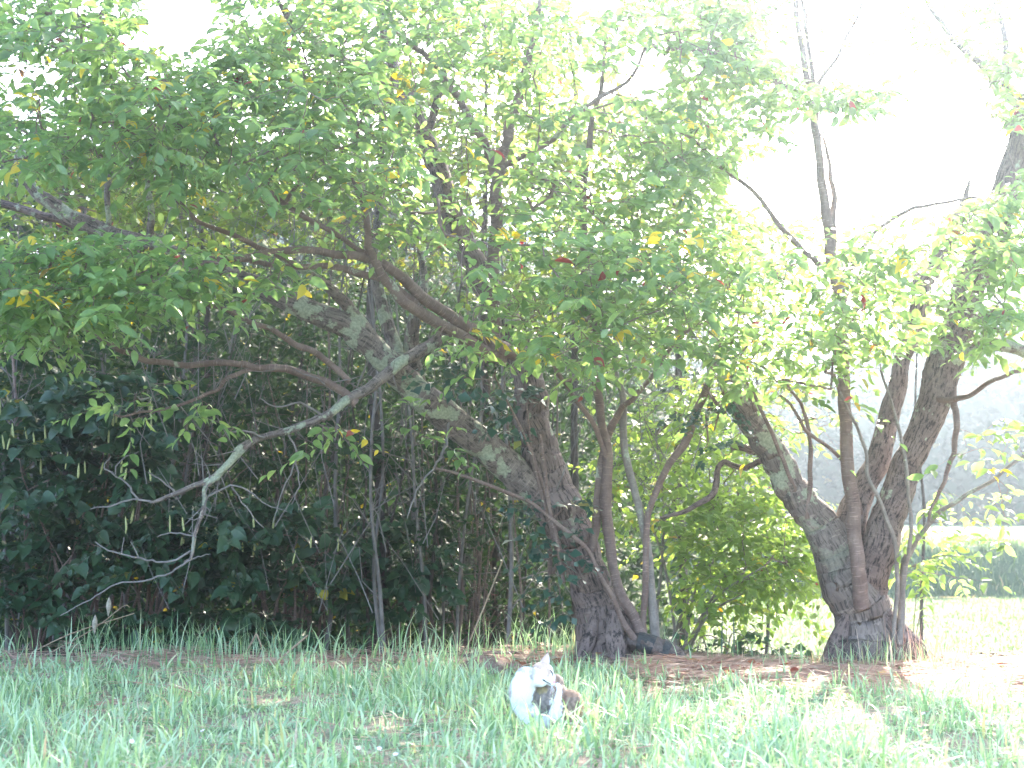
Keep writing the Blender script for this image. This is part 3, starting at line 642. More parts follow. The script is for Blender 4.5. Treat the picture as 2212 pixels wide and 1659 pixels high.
specs = [
    (150, 13.0, 120, [(150, 260, 280, 200, 11, 14.5, 150), (250, 420, 250, 90, 11, 14, 70)], 'dense tree behind the far left bough, speckled with sky'),
    (440, 13.5, 150, [(430, 330, 260, 160, 11, 14.5, 150), (450, 480, 260, 70, 11, 14, 60)], 'leafy tree behind the long bare low branch'),
    (815, 12.4, 80, [(780, 330, 250, 180, 11.2, 14, 237), (850, 120, 260, 130, 11.2, 14, 90)], 'dark straight trunked tree left of the leaning trunk'),
    (1060, 13.5, 40, [(1080, 250, 250, 230, 11.5, 15, 294), (1000, 560, 160, 80, 11.5, 14, 40)], 'sunlit tree above and behind the leaning trunk'),
    (1240, 13.0, 60, [(1300, 330, 230, 220, 11.5, 15, 266), (1300, 620, 200, 100, 11.3, 14, 80)], 'bright green tree behind the tall straight sucker'),
    (1460, 13.8, 220, [(1500, 520, 240, 140, 12, 15.5, 210), (1480, 200, 180, 170, 12, 15.5, 125)], 'yellow green tree in the gap between both cherries'),
    (1640, 15.5, 420, [(1700, 580, 220, 100, 14, 17.5, 110), (1600, 760, 220, 110, 13, 16, 110)], 'pale lit tree behind the left fork of the forked cherry'),
    (1980, 17.0, 560, [(1990, 650, 230, 110, 15, 18.5, 110), (2100, 560, 150, 90, 15, 18, 60)], 'hazy pale tree behind the right limb'),
    (640, 15.5, 300, [(600, 520, 350, 110, 13, 17, 120)], 'shaded tree deep in the wood, left centre'),
    (40, 15.0, 300, [(100, 560, 260, 130, 13, 17, 100)], 'shaded tree deep in the wood at the far left'),
]
for k, (u, Y, vt, cr, lab) in enumerate(specs):
    bgtree(u, Y, vt, cr, lab, seed=100 + k, r=13 if u == 815 else (3.5 if u > 1500 else 9), tpl='simple', per=14, leaf=.10)
# thin pale saplings
rr = random.Random(3)
for k in range(64):
    u = rr.choice([rr.uniform(330, 1230), rr.uniform(600, 1150), rr.uniform(700, 1150), rr.uniform(0, 400)]); Y = rr.uniform(11.2, 14.5)
    p = W(u, 1000, Y); z0 = float(zg(p.x, Y)); base = Vector((p.x, Y, z0 - .05))
    vt = rr.uniform(420, 760); ln = rr.uniform(-110, 150); kb = k % 4
    side = 'leaning left' if ln < -35 else ('leaning right' if ln > 45 else 'standing upright')
    where = 'under the far left bough' if u < 330 else ('behind the low dead branch' if u < 640 else ('around the dark straight trunk' if u < 900 else 'just behind the leaning trunk'))
    rt = empty('sapling', base, 'thin %s sapling %s %s' % (('grey', 'grey', 'brown', 'dark')[kb], side, where), 'sapling', 'thin saplings in the dark thicket')
    top = W(u + ln, vt, Y + rr.uniform(-.4, .4))
    pts = []
    r = rr.uniform(1.8, 5.0)
    for q in range(6):
        t = q / 5; c = base.lerp(top, t) + Vector((rr.uniform(-.06, .06), rr.uniform(-.06, .06), 0)) * (q > 0)
        pts.append((*c, rpx(r, Y) * (1.15 - .75 * t)))
    Q = catmull(pts, 4); tb = Tubes(); tb.add(Q[:, :3], Q[:, 3], 7, rough=.03, seed=k); tb.build('stem', [M_gtwig, M_gtwig, M_bark_s, M_bark_d][kb], rt)
    tw = Tubes()
    for q in range(rr.randint(4, 9)):
        i = rr.randint(5, len(Q) - 2); s = Q[i, :3]
        d = np.array([rr.uniform(-1, 1), rr.uniform(-.6, .3), rr.uniform(.1, 1)]); ln2 = rr.uniform(.25, .9)
        e = s + d * ln2; m = (s + e) / 2 + np.array([0, 0, rr.uniform(-.1, .1)])
        tw.add(np.array([s, m, e]), np.array([.005, .0035, .002]) * rr.uniform(.6, 1.2), 4)
    o = tw.build('branches', M_gtwig, rt); o['kind'] = 'stuff'

# tangle of thin dry twigs behind the leaning tree
tb = Tubes()
for k in range(520):
    g = rr.random()
    if g < .5: u = rr.gauss(800, 170); v = rr.gauss(540, 60)
    elif g < .75: u = rr.gauss(1350, 120); v = rr.gauss(880, 130)
    else: u = rr.uniform(300, 1250); v = rr.uniform(800, 1350)
    Y = rr.uniform(9.8, 12.5)
    s = np.array(W(u, v, Y)); a = rr.uniform(.3, 2.8) if g < .75 else rr.uniform(.9, 2.2); l = rr.uniform(.3, 1.1)
    d = np.array([math.cos(a), rr.uniform(-.4, .4), abs(math.sin(a))]) * l
    m = s + d * .5 + np.array([rr.uniform(-.06, .06), 0, rr.uniform(-.06, .06)])
    r = rr.uniform(.0018, .0045)
    tb.add(np.array([s, m, s + d]), np.array([r, r * .8, r * .4]), 4)
o = tb.build('thicket_twigs', M_gtwig); tag(o, 'tangle of thin dry twigs in the thicket behind the leaning tree', 'twigs', kind='stuff')

# ------------------------------------------------------------------ bushes
def bush(regions, label, seed, mat, tpl, leaf, Yb, ub, per=12, start=None, nst=7, sr=1.0, group='bushes at the wood edge', spray=.35, name='bush', cat='bush', spikes=0, twigmat=None, **kw):
    p = W(ub, 1000, Yb); z0 = float(zg(p.x, Yb)); base = Vector((p.x, Yb, z0))
    if start: base = W(*start)
    rt = empty(name, base, label, cat, group)
    rr = random.Random(seed); sk = []
    for k in range(nst):
        cu, cv, ru, rv, Y0, Y1, n = regions[k % len(regions)]
        top = W(cu + rr.uniform(-.7, .7) * ru, cv + rr.uniform(-.2, .6) * rv, rr.uniform(Y0, Y1))
        s = base + Vector((rr.uniform(-.15, .15), rr.uniform(-.1, .1), 0))
        m = s.lerp(top, .5) + Vector((rr.uniform(-.1, .1), rr.uniform(-.05, .1), .12))
        Q = catmull([(*s, .014 * sr), (*m, .010 * sr), (*top, .005 * sr)], 6)
        tb = Tubes(); tb.add(Q[:, :3], Q[:, 3], 6); tb.build('stem', twigmat or M_bark_s, rt)
        sk.append((Q[5:, :3], Q[5:, 3]))
    grow(rt, sk, regions, mat, M_twig, seed, tpl=tpl, leaf=leaf, per=per, spray=spray, holes=False, stuffname='foliage', turn=.12, **kw)
    if spikes:
        for k in range(spikes):
            cu, cv, ru, rv, Y0, Y1, n = regions[0]
            s = np.array(W(cu + rr.uniform(-.9, .9) * ru, cv + rr.uniform(-.85, .55) * rv, Y0 + rr.uniform(-.1, .25)))
            h = rr.uniform(.07, .14); d = np.array([rr.uniform(-.2, .2), rr.uniform(-.2, .1), 1.]) * h
            tb = Tubes(); ts = np.linspace(0, 1, 9)[:, None]; C = s + d * ts
            tb.add(C, np.array([.004, .007, .0075, .0065, .0075, .006, .006, .004, .001]) * 1.1, 6, rough=.25, seed=k)
            tb.build('flower_spike', M_spike, rt)
    return rt
M_spike = plain('flower_spike', (.26, .28, .12), (.42, .42, .20), 60, .8)
bush([(150, 980, 210, 110, 10.7, 11.8, 120), (250, 880, 160, 60, 10.9, 12, 40)], 'broad leaved bush with upright pale flower spikes at the far left', 21, M_dkleaf, 'broad', .125, 11.6, 150, spikes=34)
bush([(60, 1210, 150, 130, 10.9, 12, 110)], 'shaded bush at the left frame edge below the flowering bush', 22, M_dkleaf, 'broad', .10, 11.5, 60)
bush([(300, 1180, 120, 60, 10.7, 11.6, 45), (400, 1150, 90, 50, 10.8, 11.6, 30)], 'drooping broad leaf bush under the bare dead twigs', 23, M_dkleaf, 'broad', .11, 11.8, 340, spikes=8)
bush([(580, 1180, 170, 75, 10.8, 11.8, 90)], 'wide dark bush with pointed leaves hanging left of the dark trunk', 24, M_dkleaf, 'broad', .12, 12.0, 600, spikes=10)
bush([(400, 1365, 220, 50, 11.0, 11.8, 90)], 'low broad leaved bush along the grass edge, left of centre', 25, M_dkleaf, 'broad', .12, 11.5, 400)
bush([(850, 1230, 130, 110, 11.6, 12.6, 70)], 'shadowy bush at the foot of the dark straight trunk', 26, M_dkleaf, 'broad', .11, 12.2, 850)
bush([(1000, 1080, 160, 90, 11.4, 12.8, 70), (950, 960, 150, 60, 11.4, 12.8, 40)], 'loose green bush beneath the lichened limb', 27, M_wdleaf, 'round', .085, 12.5, 1000)
bush([(1040, 1290, 110, 90, 12.2, 13.6, 90)], 'fine leaved green bush seen between dark trunk and leaning trunk', 28, M_wdleaf, 'simple', .06, 13, 1040)
bush([(600, 950, 260, 110, 11.5, 13.2, 110)], 'tall shaded bush behind the low dead branch', 29, M_wdleaf, 'round', .085, 12.6, 620)
bush([(650, 790, 260, 90, 11.7, 13.5, 90)], 'leafy shaded bush behind the pinkish bare branch', 30, M_wdleaf, 'round', .08, 13.0, 680)
bush([(250, 800, 260, 80, 11.6, 13.2, 90)], 'dark bush under the far left bough', 31, M_wdleaf, 'round', .09, 12.8, 250)
bush([(1480, 1060, 180, 110, 10.9, 12.4, 130), (1620, 1170, 150, 100, 10.7, 12.0, 170), (1560, 1290, 120, 60, 10.6, 11.6, 45), (1690, 1230, 90, 60, 10.5, 11.6, 50), (1520, 920, 170, 90, 11, 12.5, 100)],
     'bright backlit shrub with layered drooping leaves between both cherries', 32, M_fresh, 'cherry', .085, 11.3, 1430, spray=.38, per=16, twigmat=M_bark_p, droop=.6, tintlo=.35)
bush([(1990, 1190, 60, 50, 11.4, 12.2, 14), (2010, 1240, 60, 30, 11.4, 12.2, 8), (1700, 1120, 80, 60, 12, 13, 24)], 'sunlit low shrub right behind the forked trunk', 33, M_fresh, 'cherry', .085, 11.8, 1960, tintlo=.4, per=12, nst=3, sr=.4)
bush([(1480, 1400, 60, 30, 10.5, 10.9, 10), (1640, 1390, 80, 25, 10.5, 10.9, 12)], 'sparse creeping stems with dark leaves beside the rotten log', 34, M_dkleaf, 'round', .07, 10.8, 1560, per=8, nst=4, sr=.4)
# ivy / evergreen sprays on the leaning trunk
bush([(1160, 1190, 45, 60, 9.7, 9.9, 9), (1240, 1190, 40, 60, 9.7, 9.9, 7), (1180, 1100, 90, 30, 9.7, 9.9, 10), (1120, 880, 70, 50, 9.6, 9.9, 14), (1190, 1290, 40, 60, 9.7, 9.9, 8), (1000, 800, 100, 40, 9.3, 9.5, 12)],
     'dark glossy evergreen creeper climbing the leaning trunk', 35, M_ivy, 'round', .075, 9.8, 1220, start=(1235, 1240, 9.86), per=9, spray=.22, name='climbing_plant', cat='creeper')
bush([(1560, 850, 60, 40, 9.6, 9.85, 9), (1530, 930, 70, 60, 9.7, 10, 12)], 'dark small leaved creeper on the broken left fork', 36, M_ivy, 'round', .055, 10.1, 1600, start=(1585, 890, 9.9), per=10, spray=.2, name='climbing_plant', cat='creeper')

# dense understorey of the wood and the sun-blocking leaf masses added behind and above it
def leafcloud(name, n, fn, tpl, mat, s0, s1, seed, label, cat):
    rs = np.random.default_rng(seed); P = fn(rs, n)
    if name != 'far_woodland': P = P[cull(P, [], rs)]
    n = len(P)
    D = rs.normal(0, 1, (n, 3)); D[:, 2] = D[:, 2] * .5 - .3
    Nn = rs.normal(0, .5, (n, 3)) + np.array([0, -.25, 1.])
    S = rs.uniform(s0, s1, n); T = rs.uniform(0, .9, n); T[rs.random(n) < .01] = .97
    o = leaves_mesh(name, P, D, Nn, S, T, tpl, mat); tag(o, label, cat, kind='stuff'); return o
def under_fn(rs, n):
    m = n // 28; u = rs.uniform(-150, 1330, m); v = rs.uniform(640, 1480, m); Y = rs.uniform(13.2, 19, m)
    c = np.array([tuple(W(a, b, y)) for a, b, y in zip(u, v, Y)])
    c[:, 2] = np.maximum(c[:, 2], zg(c[:, 0], c[:, 1]) + .05)
    P = np.repeat(c, 28, 0) + rs.normal(0, 1, (m * 28, 3)) * np.array([.32, .3, .2]); return P
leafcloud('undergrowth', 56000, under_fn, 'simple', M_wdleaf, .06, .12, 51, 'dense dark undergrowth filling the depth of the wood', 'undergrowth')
def roof_fn(rs, n):  # leaf roof out of frame, added to keep sun and sky off the wood
    m = n // 30; y = rs.uniform(11.8, 36, m); x = rs.uniform(-1, 1, m) * (4 + .40 * y) - 4.2
    x = np.where(x > .325 * y - 5.3, x - 7.0, x)
    z = CAM_H + y * .42 + rs.uniform(1.1, 3.4, m)
    c = np.stack([x, y, z], 1)
    return np.repeat(c, 30, 0) + rs.normal(0, 1, (m * 30, 3)) * np.array([.45, .45, .16])
leafcloud('added_shade_canopy', 66000, roof_fn, 'simple', M_wdleaf, .20, .36, 54, 'unseen leaf canopy added above the thicket to shade the wood', 'canopy')
def slope_fn(rs, n):  # leaf curtain made tall to stop sun entering the wood from behind
    m = n // 20; x = rs.uniform(-20, 2.6, m); y = rs.uniform(19, 31, m)
    c = np.stack([x, y, zg(x, y) + .1 + rs.uniform(0, 1, m) * np.maximum(1.5, 1 + .26 * y - zg(x, y) - 3.6 * sstep(-4, 1.5, x))], 1)
    return np.repeat(c, 20, 0) + rs.normal(0, 1, (m * 20, 3)) * np.array([.6, .6, .35])
leafcloud('slope_woodland', 52000, slope_fn, 'simple', M_wdleaf, .16, .32, 52, 'added wooded slope behind the thicket, raised to block the sun', 'woodland')
def far_fn(rs, n):
    m = n // 40; x = rs.uniform(-12, 62, m); y = rs.uniform(66, 76, m)
    c = np.stack([x, y, zg(x, y) + rs.uniform(0, 1, m) * (8.5 + 2.2 * np.sin(x * .31) + 1.5 * np.sin(x * .83))], 1)
    return np.repeat(c, 40, 0) + rs.normal(0, 1, (m * 40, 3)) * np.array([1.6, 1.3, .9])
leafcloud('far_woodland', 44000, far_fn, 'simple', M_farleaf, .5, 1.1, 53, 'hazy blue wooded hillside beyond the field', 'woodland')

# ------------------------------------------------------------------ grass
def blades(name, X, Y, H, Wd, seed, mat, label, cat='grass', lean=.5, T=None, zoff=0, parent=None, kind='stuff', tmax=.93):
    rs = np.random.default_rng(seed); n = len(X)
    Z = zg(X, Y) - .01 + zoff
    az = rs.uniform(0, 6.283, n); bend = np.abs(rs.normal(0, lean, n)) + .08
    hd = np.stack([np.cos(az), np.sin(az)], 1)
    fa = az + np.pi / 2 + rs.normal(0, .5, n)
    wd = np.stack([np.cos(fa), np.sin(fa)], 1)
    K = 4; tv = []
    for k in range(K + 1):
        t = k / K
        hor = H * bend * t ** 2 * .9; ver = H * (t - .38 * bend * t ** 2.6)
        c = np.stack([X + hd[:, 0] * hor, Y + hd[:, 1] * hor, Z + ver], 1)
        hw = Wd * (1 - t ** 1.7) * (.75 + .25 * min(1, t * 4)) * .5
        if k < K:
            a = c.copy(); a[:, :2] -= wd * hw[:, None]; b = c.copy(); b[:, :2] += wd * hw[:, None]
            tv += [a, b]
        else: tv.append(c)
    V = np.stack(tv, 1); k = V.shape[1]
    f = []
    for q in range(K - 1): a = 2 * q; f.append((a, a + 1, a + 3, a + 2))
    f.append((2 * K - 2, 2 * K - 1, 2 * K))
    sizes = np.array([len(q) for q in f]); idx = np.concatenate([np.array(q) for q in f])
    FI = (idx[None] + (np.arange(n) * k)[:, None]).ravel()
    if T is None:
        T = rs.uniform(0, tmax, n); x = rs.random(n); T[x < .04] = .965; T[x < .015] = 1.0
    o = link(name, mesh_np(name, V.reshape(-1, 3), np.tile(sizes, n), FI, mat, tint=np.repeat(T, k)), parent)
    if label: tag(o, label, cat)
    if kind: o['kind'] = kind
    return o
def clumpy(rs, n, x0, x1, y0, y1, f):
    X = rs.uniform(x0, x1, n); Y = rs.uniform(y0, y1, n)
    d = .5 + .5 * np.sin(X * 3.1 + 1.3 * np.sin(Y * 2.3)) * np.sin(Y * 2.9 + 1.1 * np.sin(X * 1.9 + 2))
    d2 = .5 + .5 * np.sin(X * 11 + 2 * np.sin(Y * 7)) * np.sin(Y * 10 + 2 * np.sin(X * 8))
    keep = rs.random(n) < f(X, Y) * (.35 + .45 * d + .35 * d2)
    return X[keep], Y[keep]
rs = np.random.default_rng(61)
def dens(X, Y):
    edge = 9.6 - 1.2 * sstep(.2, 1.6, X) + .3 * np.sin(X * 1.3)
    return 1 - (.86 + .1 * sstep(.3, 1, X)) * sstep(edge - .9, edge + .4, Y)
X, Y = clumpy(rs, 50000, -4.6, 4.6, 4.6, 10.9, dens)
kp = ~((np.abs(X - .14) < .22) & (Y > 6.35) & (Y < 6.95) & (rs.random(len(X)) < .55)); X, Y = X[kp], Y[kp]
H = rs.uniform(.05, .20, len(X)) * (1 + .3 * np.sin(X * 2 + Y) + .45 * np.sin(X * 7.3 + 2 * np.sin(Y * 5)) * np.sin(Y * 6.1 + X)) ; Wd = rs.uniform(.006, .016, len(X)) * rs.choice([1, 1, 1, 1.5], len(X))
blades('grass', X, Y, H, Wd, 62, M_grass, 'bright pale green grass across the whole foreground', lean=.9)
# low dense mat between tall blades
X, Y = clumpy(rs, 44000, -4.6, 4.6, 4.6, 9.8, dens)
blades('low_grass', X, Y, rs.uniform(.02, .06, len(X)), rs.uniform(.006, .012, len(X)), 63, M_grass, 'short matted grass between the taller blades', lean=1.2)
# tall tufts on the ledge
X = rs.uniform(-4.6, 1.2, 1500); Y = rs.uniform(9.9, 11.0, 1500)
k = rs.random(1500) < (.45 + .4 * np.sin(X * 4) * np.sin(X * 1.7 + 1)); X, Y = X[k], Y[k]
blades('edge_grass', X, Y, rs.uniform(.12, .38, len(X)), rs.uniform(.006, .013, len(X)), 64, M_grass, 'taller grass tufts along the shaded wood edge', lean=.45)
# field grass
X, Y = clumpy(rs, 42000, .8, 16, 12.5, 34, lambda a, b: 1 + 0 * a)
blades('field_grass', X, Y, rs.uniform(.04, .13, len(X)), rs.uniform(.015, .035, len(X)), 65, M_fgrass, 'sunlit pale grass covering the field behind the trees', lean=.7)
X, Y = clumpy(rs, 9000, 1, 18, 33, 35.8, lambda a, b: 1 + 0 * a)
blades('bank_grass', X, Y, rs.uniform(.08, .26, len(X)) * (1 + .9 * np.sin(X * 1.9 + 2 * np.sin(X * .7)) ** 2), rs.uniform(.03, .06, len(X)), 66, M_fgrass, 'shaded rough grass on the bank behind the field', lean=.6)
# grass round the forked trunk
c = W(1880, 1420, 10.0)
X = c.x + rs.normal(.15, .42, 420); Y = 9.75 + rs.normal(0, .22, 420)
blades('trunk_grass', X, Y, rs.uniform(.08, .28, 420), rs.uniform(.004, .008, 420), 67, M_grass, 'thin yellow green grass round the foot of the forked trunk', lean=.5, T=rs.choice([.3, .6, .9, .965, 1.0], 420))
X = c.x + .25 + rs.normal(0, .12, 70); Y = 9.75 + rs.normal(0, .1, 70)
blades('dry_stalks', X, Y, rs.uniform(.2, .42, 70), rs.uniform(.003, .006, 70), 68, M_straw, 'dry brown stalks leaning against the forked trunk', 'stalks', lean=.35)

# straw litter
n = 14000
U = rs.uniform(1380, 2300, n); Yl = 9.25 + rs.normal(0, .45, n)
X = (U * 1024 / 2212 - 512) / 1422.2 * Yl
n2 = 5000; X2 = rs.uniform(-4.6, 1.5, n2); Y2 = 10.0 + rs.normal(0, .42, n2)
n3 = 3000; X3 = rs.uniform(-4, 4, n3); Y3 = rs.uniform(5, 9.5, n3)
X = np.concatenate([X, X2, X3]); Yl = np.concatenate([Yl, Y2, Y3]); n = len(X)
a = rs.normal(0, .5, n); 
D = np.stack([np.cos(a) * rs.choice([-1, 1], n), np.sin(a), rs.normal(.02, .10, n)], 1)
Nn = np.stack([rs.normal(0, .3, n), rs.normal(0, .3, n), np.ones(n)], 1)
TPL['strip'] = (np.array([(-.5, 0, 0), (.5, 0, 0), (-.45, .5, .02), (.45, .5, .02), (-.15, 1, 0), (.15, 1, 0)]) * np.array([.045, 1, 1]), [(0, 1, 3, 2), (2, 3, 5, 4)])
o = leaves_mesh('straw_litter', np.stack([X, Yl, zg(X, Yl) + rs.uniform(.002, .03, n)], 1), D, Nn, rs.uniform(.06, .24, n), rs.uniform(0, .97, n), 'strip', M_straw)
tag(o, 'dry reddish straw and needles strewn before the trees', 'straw', kind='stuff')

# fallen leaves as single things
FLG = 'fallen leaves on the straw strip'
for k in range(64):
    if k < 46: u = random.uniform(1430, 2210); Yv = random.gauss(9.3, .3)
    else: u = random.uniform(1000, 1450); Yv = random.gauss(9.6, .3)
    x = (u * 1024 / 2212 - 512) / 1422.2 * Yv
    me = leaf_variant('broad', random.choice([0, .2, .4, .6, .8, .965]), M_dead)
    o = bpy.data.objects.new('fallen_leaf', me); COL.objects.link(o)
    o.location = (x, Yv, float(zg(x, Yv)) + .02)
    o.rotation_euler = (random.gauss(0, .55), random.gauss(0, .55), random.uniform(0, 6.28)); s = random.uniform(.055, .095); o.scale = (s, s, s)
    tag(o, 'curled red brown fallen leaf lying on the straw strip below the trees', 'leaf', FLG)
# small pink white flowers in the grass
M_petal = plain('petal', (.72, .55, .66), (.85, .74, .80), 80, .6)
M_stem = plain('green_stem', (.08, .16, .05), (.12, .22, .08), 60, .7)
def petal_mesh():
    V = []; F = []
    for k in range(5):
        a = k * 1.2566; ca, sa = math.cos(a), math.sin(a); b = len(V)
        for x, y, z in [(0, .1, 0), (-.4, .6, .25), (0, 1, .35), (.4, .6, .25)]: V.append((x * ca - y * sa, x * sa + y * ca, z))
        F += [(b, b + 1, b + 2, b + 3)]
    return pymesh('petals', V, F, M_petal)
PM = petal_mesh()
st = Tubes(); st.add(np.array([[0, 0, -.12], [.004, 0, -.06], [0, 0, 0]]), np.array([.0012, .001, .001]), 4)
FL = empty('flower', (0, 0, 0), 'small pale pink flower open in the foreground grass', 'flower', 'small pink flowers in the grass')
pm = link('petals', PM, FL); pm.scale = (.011,) * 3
sm_ = st.build('stem', M_stem, FL)
spots = [(232, 2390 / 1.649), (1588 * .36 + 728, 1590)]
fl_px = [(780, 1608), (825, 1612), (1200, 1590), (1250, 1588), (860, 1634), (640, 1630), (1500, 1600), (2100, 1620), (2130, 1622), (1560, 1640), (1795, 1490), (1980, 1540), (1700, 1560), (300, 1600), (450, 1570), (1350, 1560)]
for k, (u, v) in enumerate(fl_px):
    f = FL if k == 0 else FL.copy()
    Yv = 1422.2 * .9 / (v * 1024 / 2212 - 517); x = (u * 1024 / 2212 - 512) / 1422.2 * Yv
    if k:
        COL.objects.link(f)
        for ch in (pm, sm_):
            c2 = ch.copy(); COL.objects.link(c2); c2.parent = f
    f.location = (x, Yv, float(zg(x, Yv)) + .11); f.rotation_euler = (random.gauss(.4, .3), random.gauss(0, .3), 0)

# reed-like clump by the field edge
c = W(1570, 1400, 10.35); rt = empty('reed_clump', (c.x, 10.35, float(zg(c.x, 10.35))), 'tall upright dark green reed clump at the field edge between the trees', 'plant')
X = np.full(9, c.x) + rs.normal(0, .03, 9); Y = np.full(9, 10.35) + rs.normal(0, .03, 9)
for k in range(9):
    o = blades('reed_blade', X[k:k + 1], Y[k:k + 1], np.array([rs.uniform(.3, .52)]), np.array([.014]), 70 + k, M_dkleaf, None, lean=.15 if k < 5 else .9, T=np.array([.6]), parent=rt, kind=None)
# dry reed pieces sticking up at the edge
def stick(name, pts, mat, label, cat='stick'):
    P = catmull([tuple(W(u, v, Y)) + (rpx(r, Y),) for u, v, Y, r in pts], 3); tb = Tubes(); tb.add(P[:, :3], P[:, 3], 6)
    o = tb.build(name, mat); tag(o, label, cat); return o
M_drys = plain('dry_stem', (.22, .15, .10), (.36, .27, .19), 50, .8)
stick('dry_stalk', [(575, 1450, 9.6, 2.5), (615, 1415, 9.6, 2.5), (665, 1372, 9.6, 2)], M_drys, 'straight dry stalk slanting out of the grass below the dark trunk')
stick('dry_stalk', [(520, 1432, 10.4, 2), (548, 1380, 10.4, 2), (556, 1373, 10.4, 2), (575, 1428, 10.4, 2)], M_drys, 'dry stalk bent over in a sharp peak at the left wood edge')
stick('dry_stalk', [(80, 1425, 10.2, 1.1), (200, 1360, 10.1, 1.1), (265, 1310, 10, .9), (280, 1312, 10, .8)], M_drys, 'long dry stem arching up over the grass at the left')
stick('dry_stalk', [(40, 1425, 10.1, 1.1), (150, 1370, 10.1, 1.1), (290, 1325, 10, .9)], M_drys, 'lower dry stem slanting under the arching one at the left')
stick('dry_stalk', [(1160, 1400, 9.9, 1.6), (1120, 1440, 9.7, 1.6)], M_drys, 'short dry stalk just above the cat')
stick('dry_stalk', [(1000, 1420, 10.3, 1.8), (1050, 1300, 10.5, 1.8), (1090, 1200, 10.7, 1.4)], M_drys, 'tall thin dry stalk leaning right in front of the shaded gap')
stick('fallen_branch', [(1000, 1418, 10.1, 4), (1060, 1411, 10.1, 5), (1130, 1412, 10.1, 4)], M_bark_s, 'brown stick lying on the wood edge left of the cat', 'branch')
# hanging dried seed husks on the left
M_husk = plain('husk', (.20, .17, .13), (.34, .30, .25), 60, .8)
for lab, u, v, Yh in (('pale dried husk hanging highest over the left grass', 236, 1310, 9.9), ('pale dried husk hanging lower over the left grass', 206, 1348, 10.0)):
    tb = Tubes(); s = np.array(W(u, v - 20, Yh)); e = np.array(W(u - 2, v + 22, Yh))
    tb.add(s + (e - s) * np.linspace(0, 1, 7)[:, None], np.array([.002, .013, .019, .02, .015, .008, .002]), 8, rough=.1, seed=u)
    tag(tb.build('dried_husk', M_husk), lab, 'husk')

# rotten log with a strip of black plastic at the foot of the leaning tree
M_log = plain('rotten_wood', (.08, .06, .055), (.20, .155, .14), 22, .95, .15, 1.0, 30)
M_plastic = plain('black_plastic', (.02, .02, .022), (.06, .058, .06), 18, .5, .4, .8, 25)
c = W(1425, 1400, 9.95); gz = float(zg(c.x, 9.95))
rt = empty('rotten_log', (c.x, 9.95, gz), 'dark rotten root lump wrapped in black plastic at the foot of the leaning tree', 'log')
tb = Tubes()
P0 = np.array([[c.x - .24, 9.95, gz + .15], [c.x - .12, 9.92, gz + .13], [c.x + .02, 9.90, gz + .07], [c.x + .13, 9.88, gz + .01], [c.x + .17, 9.88, gz - .03]])
Q = catmull(np.hstack([P0, np.array([[.045], [.06], [.075], [.065], [.02]])]), 8)
tb.add(Q[:, :3], Q[:, 3], 20, rough=.09, seed=5); tb.build('log_body', M_log, rt)
for (s0, s1) in ((6, 13), (15, 19)):
    tb = Tubes(); q = Q[s0:s1]; tb.add(q[:, :3], q[:, 3] * 1.10 + .004, 20, rough=.05, seed=6); tb.build('plastic_wrap', M_plastic, rt)

# wood chip heap behind the cat
M_heap = plain('leaf_heap', (.16, .10, .08), (.34, .24, .20), 25, .95, .1, 1, 40)
cx, cyy = (1060 * 1024 / 2212 - 512) / 1422.2 * 9.4, 9.4
g = 18; th = np.linspace(0, 2 * np.pi, g, endpoint=False); V = [(cx, cyy, float(zg(cx, cyy)) + .09)]
for q in (.25, .5, .75, 1.0):
    for a_ in th: V.append((cx + math.cos(a_) * .26 * q, cyy + math.sin(a_) * .2 * q, float(zg(cx, cyy)) + .09 * (1 - q ** 2) + random.uniform(-.012, .014) - (.02 if q == 1 else 0)))
F = [(0, 1 + i, 1 + (i + 1) % g) for i in range(g)]
for r_ in range(3):
    for i in range(g): F.append((1 + r_ * g + i, 1 + (r_ + 1) * g + i, 1 + (r_ + 1) * g + (i + 1) % g, 1 + r_ * g + (i + 1) % g))
tag(link('litter_heap', pymesh('litter_heap', V, F, M_heap, True)), 'small low heap of brown litter behind the cat', 'heap')

# ------------------------------------------------------------------ cat
S_ = .000278
Yc = 6.87; ac = W((1740 + 850 / 4.88) / 1.6492, (2260 + 1560 / 4.88) / 1.6492, Yc)
cat0 = Vector((ac.x, Yc, float(zg(ac.x, Yc))))
def cl(cx, cy_, d=0): return Vector(((cx - 850) * S_, d, (1560 - cy_) * S_))
def ico(c, r, rotdeg=0, sub=3):
    import bmesh
    bm = bmesh.new(); bmesh.ops.create_icosphere(bm, subdivisions=sub, radius=1)
    R = Matrix.Rotation(math.radians(rotdeg), 4, 'Y')
    V = [c + (R @ Vector((v.co.x * r[0], v.co.y * r[1], v.co.z * r[2]))) for v in bm.verts]
    F = [tuple(v.index for v in f.verts) for f in bm.faces]; bm.free(); return V, F
CV = []; CF = []
def addell(cx, cy_, d, rx, rz, rd, rot=0):
    V, F = ico(cl(cx, cy_, d), (rx * S_, rd, rz * S_), rot); b = len(CV); CV.extend(V); CF.extend([tuple(i + b for i in f) for f in F])
def addcap(pts):
    for (a, b_) in zip(pts[:-1], pts[1:]):
        for t in np.linspace(0, 1, 7):
            p = [a[i] * (1 - t) + b_[i] * t for i in range(4)]
            V, F = ico(cl(p[0], p[1], p[2]), (p[3] * S_,) * 3, 0, 2); b = len(CV); CV.extend(V); CF.extend([tuple(i + b for i in f) for f in F])
addell(600, 880, 0, 235, 330, .068, 6)
addell(690, 660, 0, 230, 190, .062, 25)
addell(560, 1100, .0, 150, 160, .05)
addell(955, 585, -.02, 205, 175, .048, 35)
addell(850, 620, -.02, 170, 170, .052)
addell(890, 700, -.032, 130, 95, .038, 10)
addell(1085, 715, -.034, 78, 68, .022, 30)
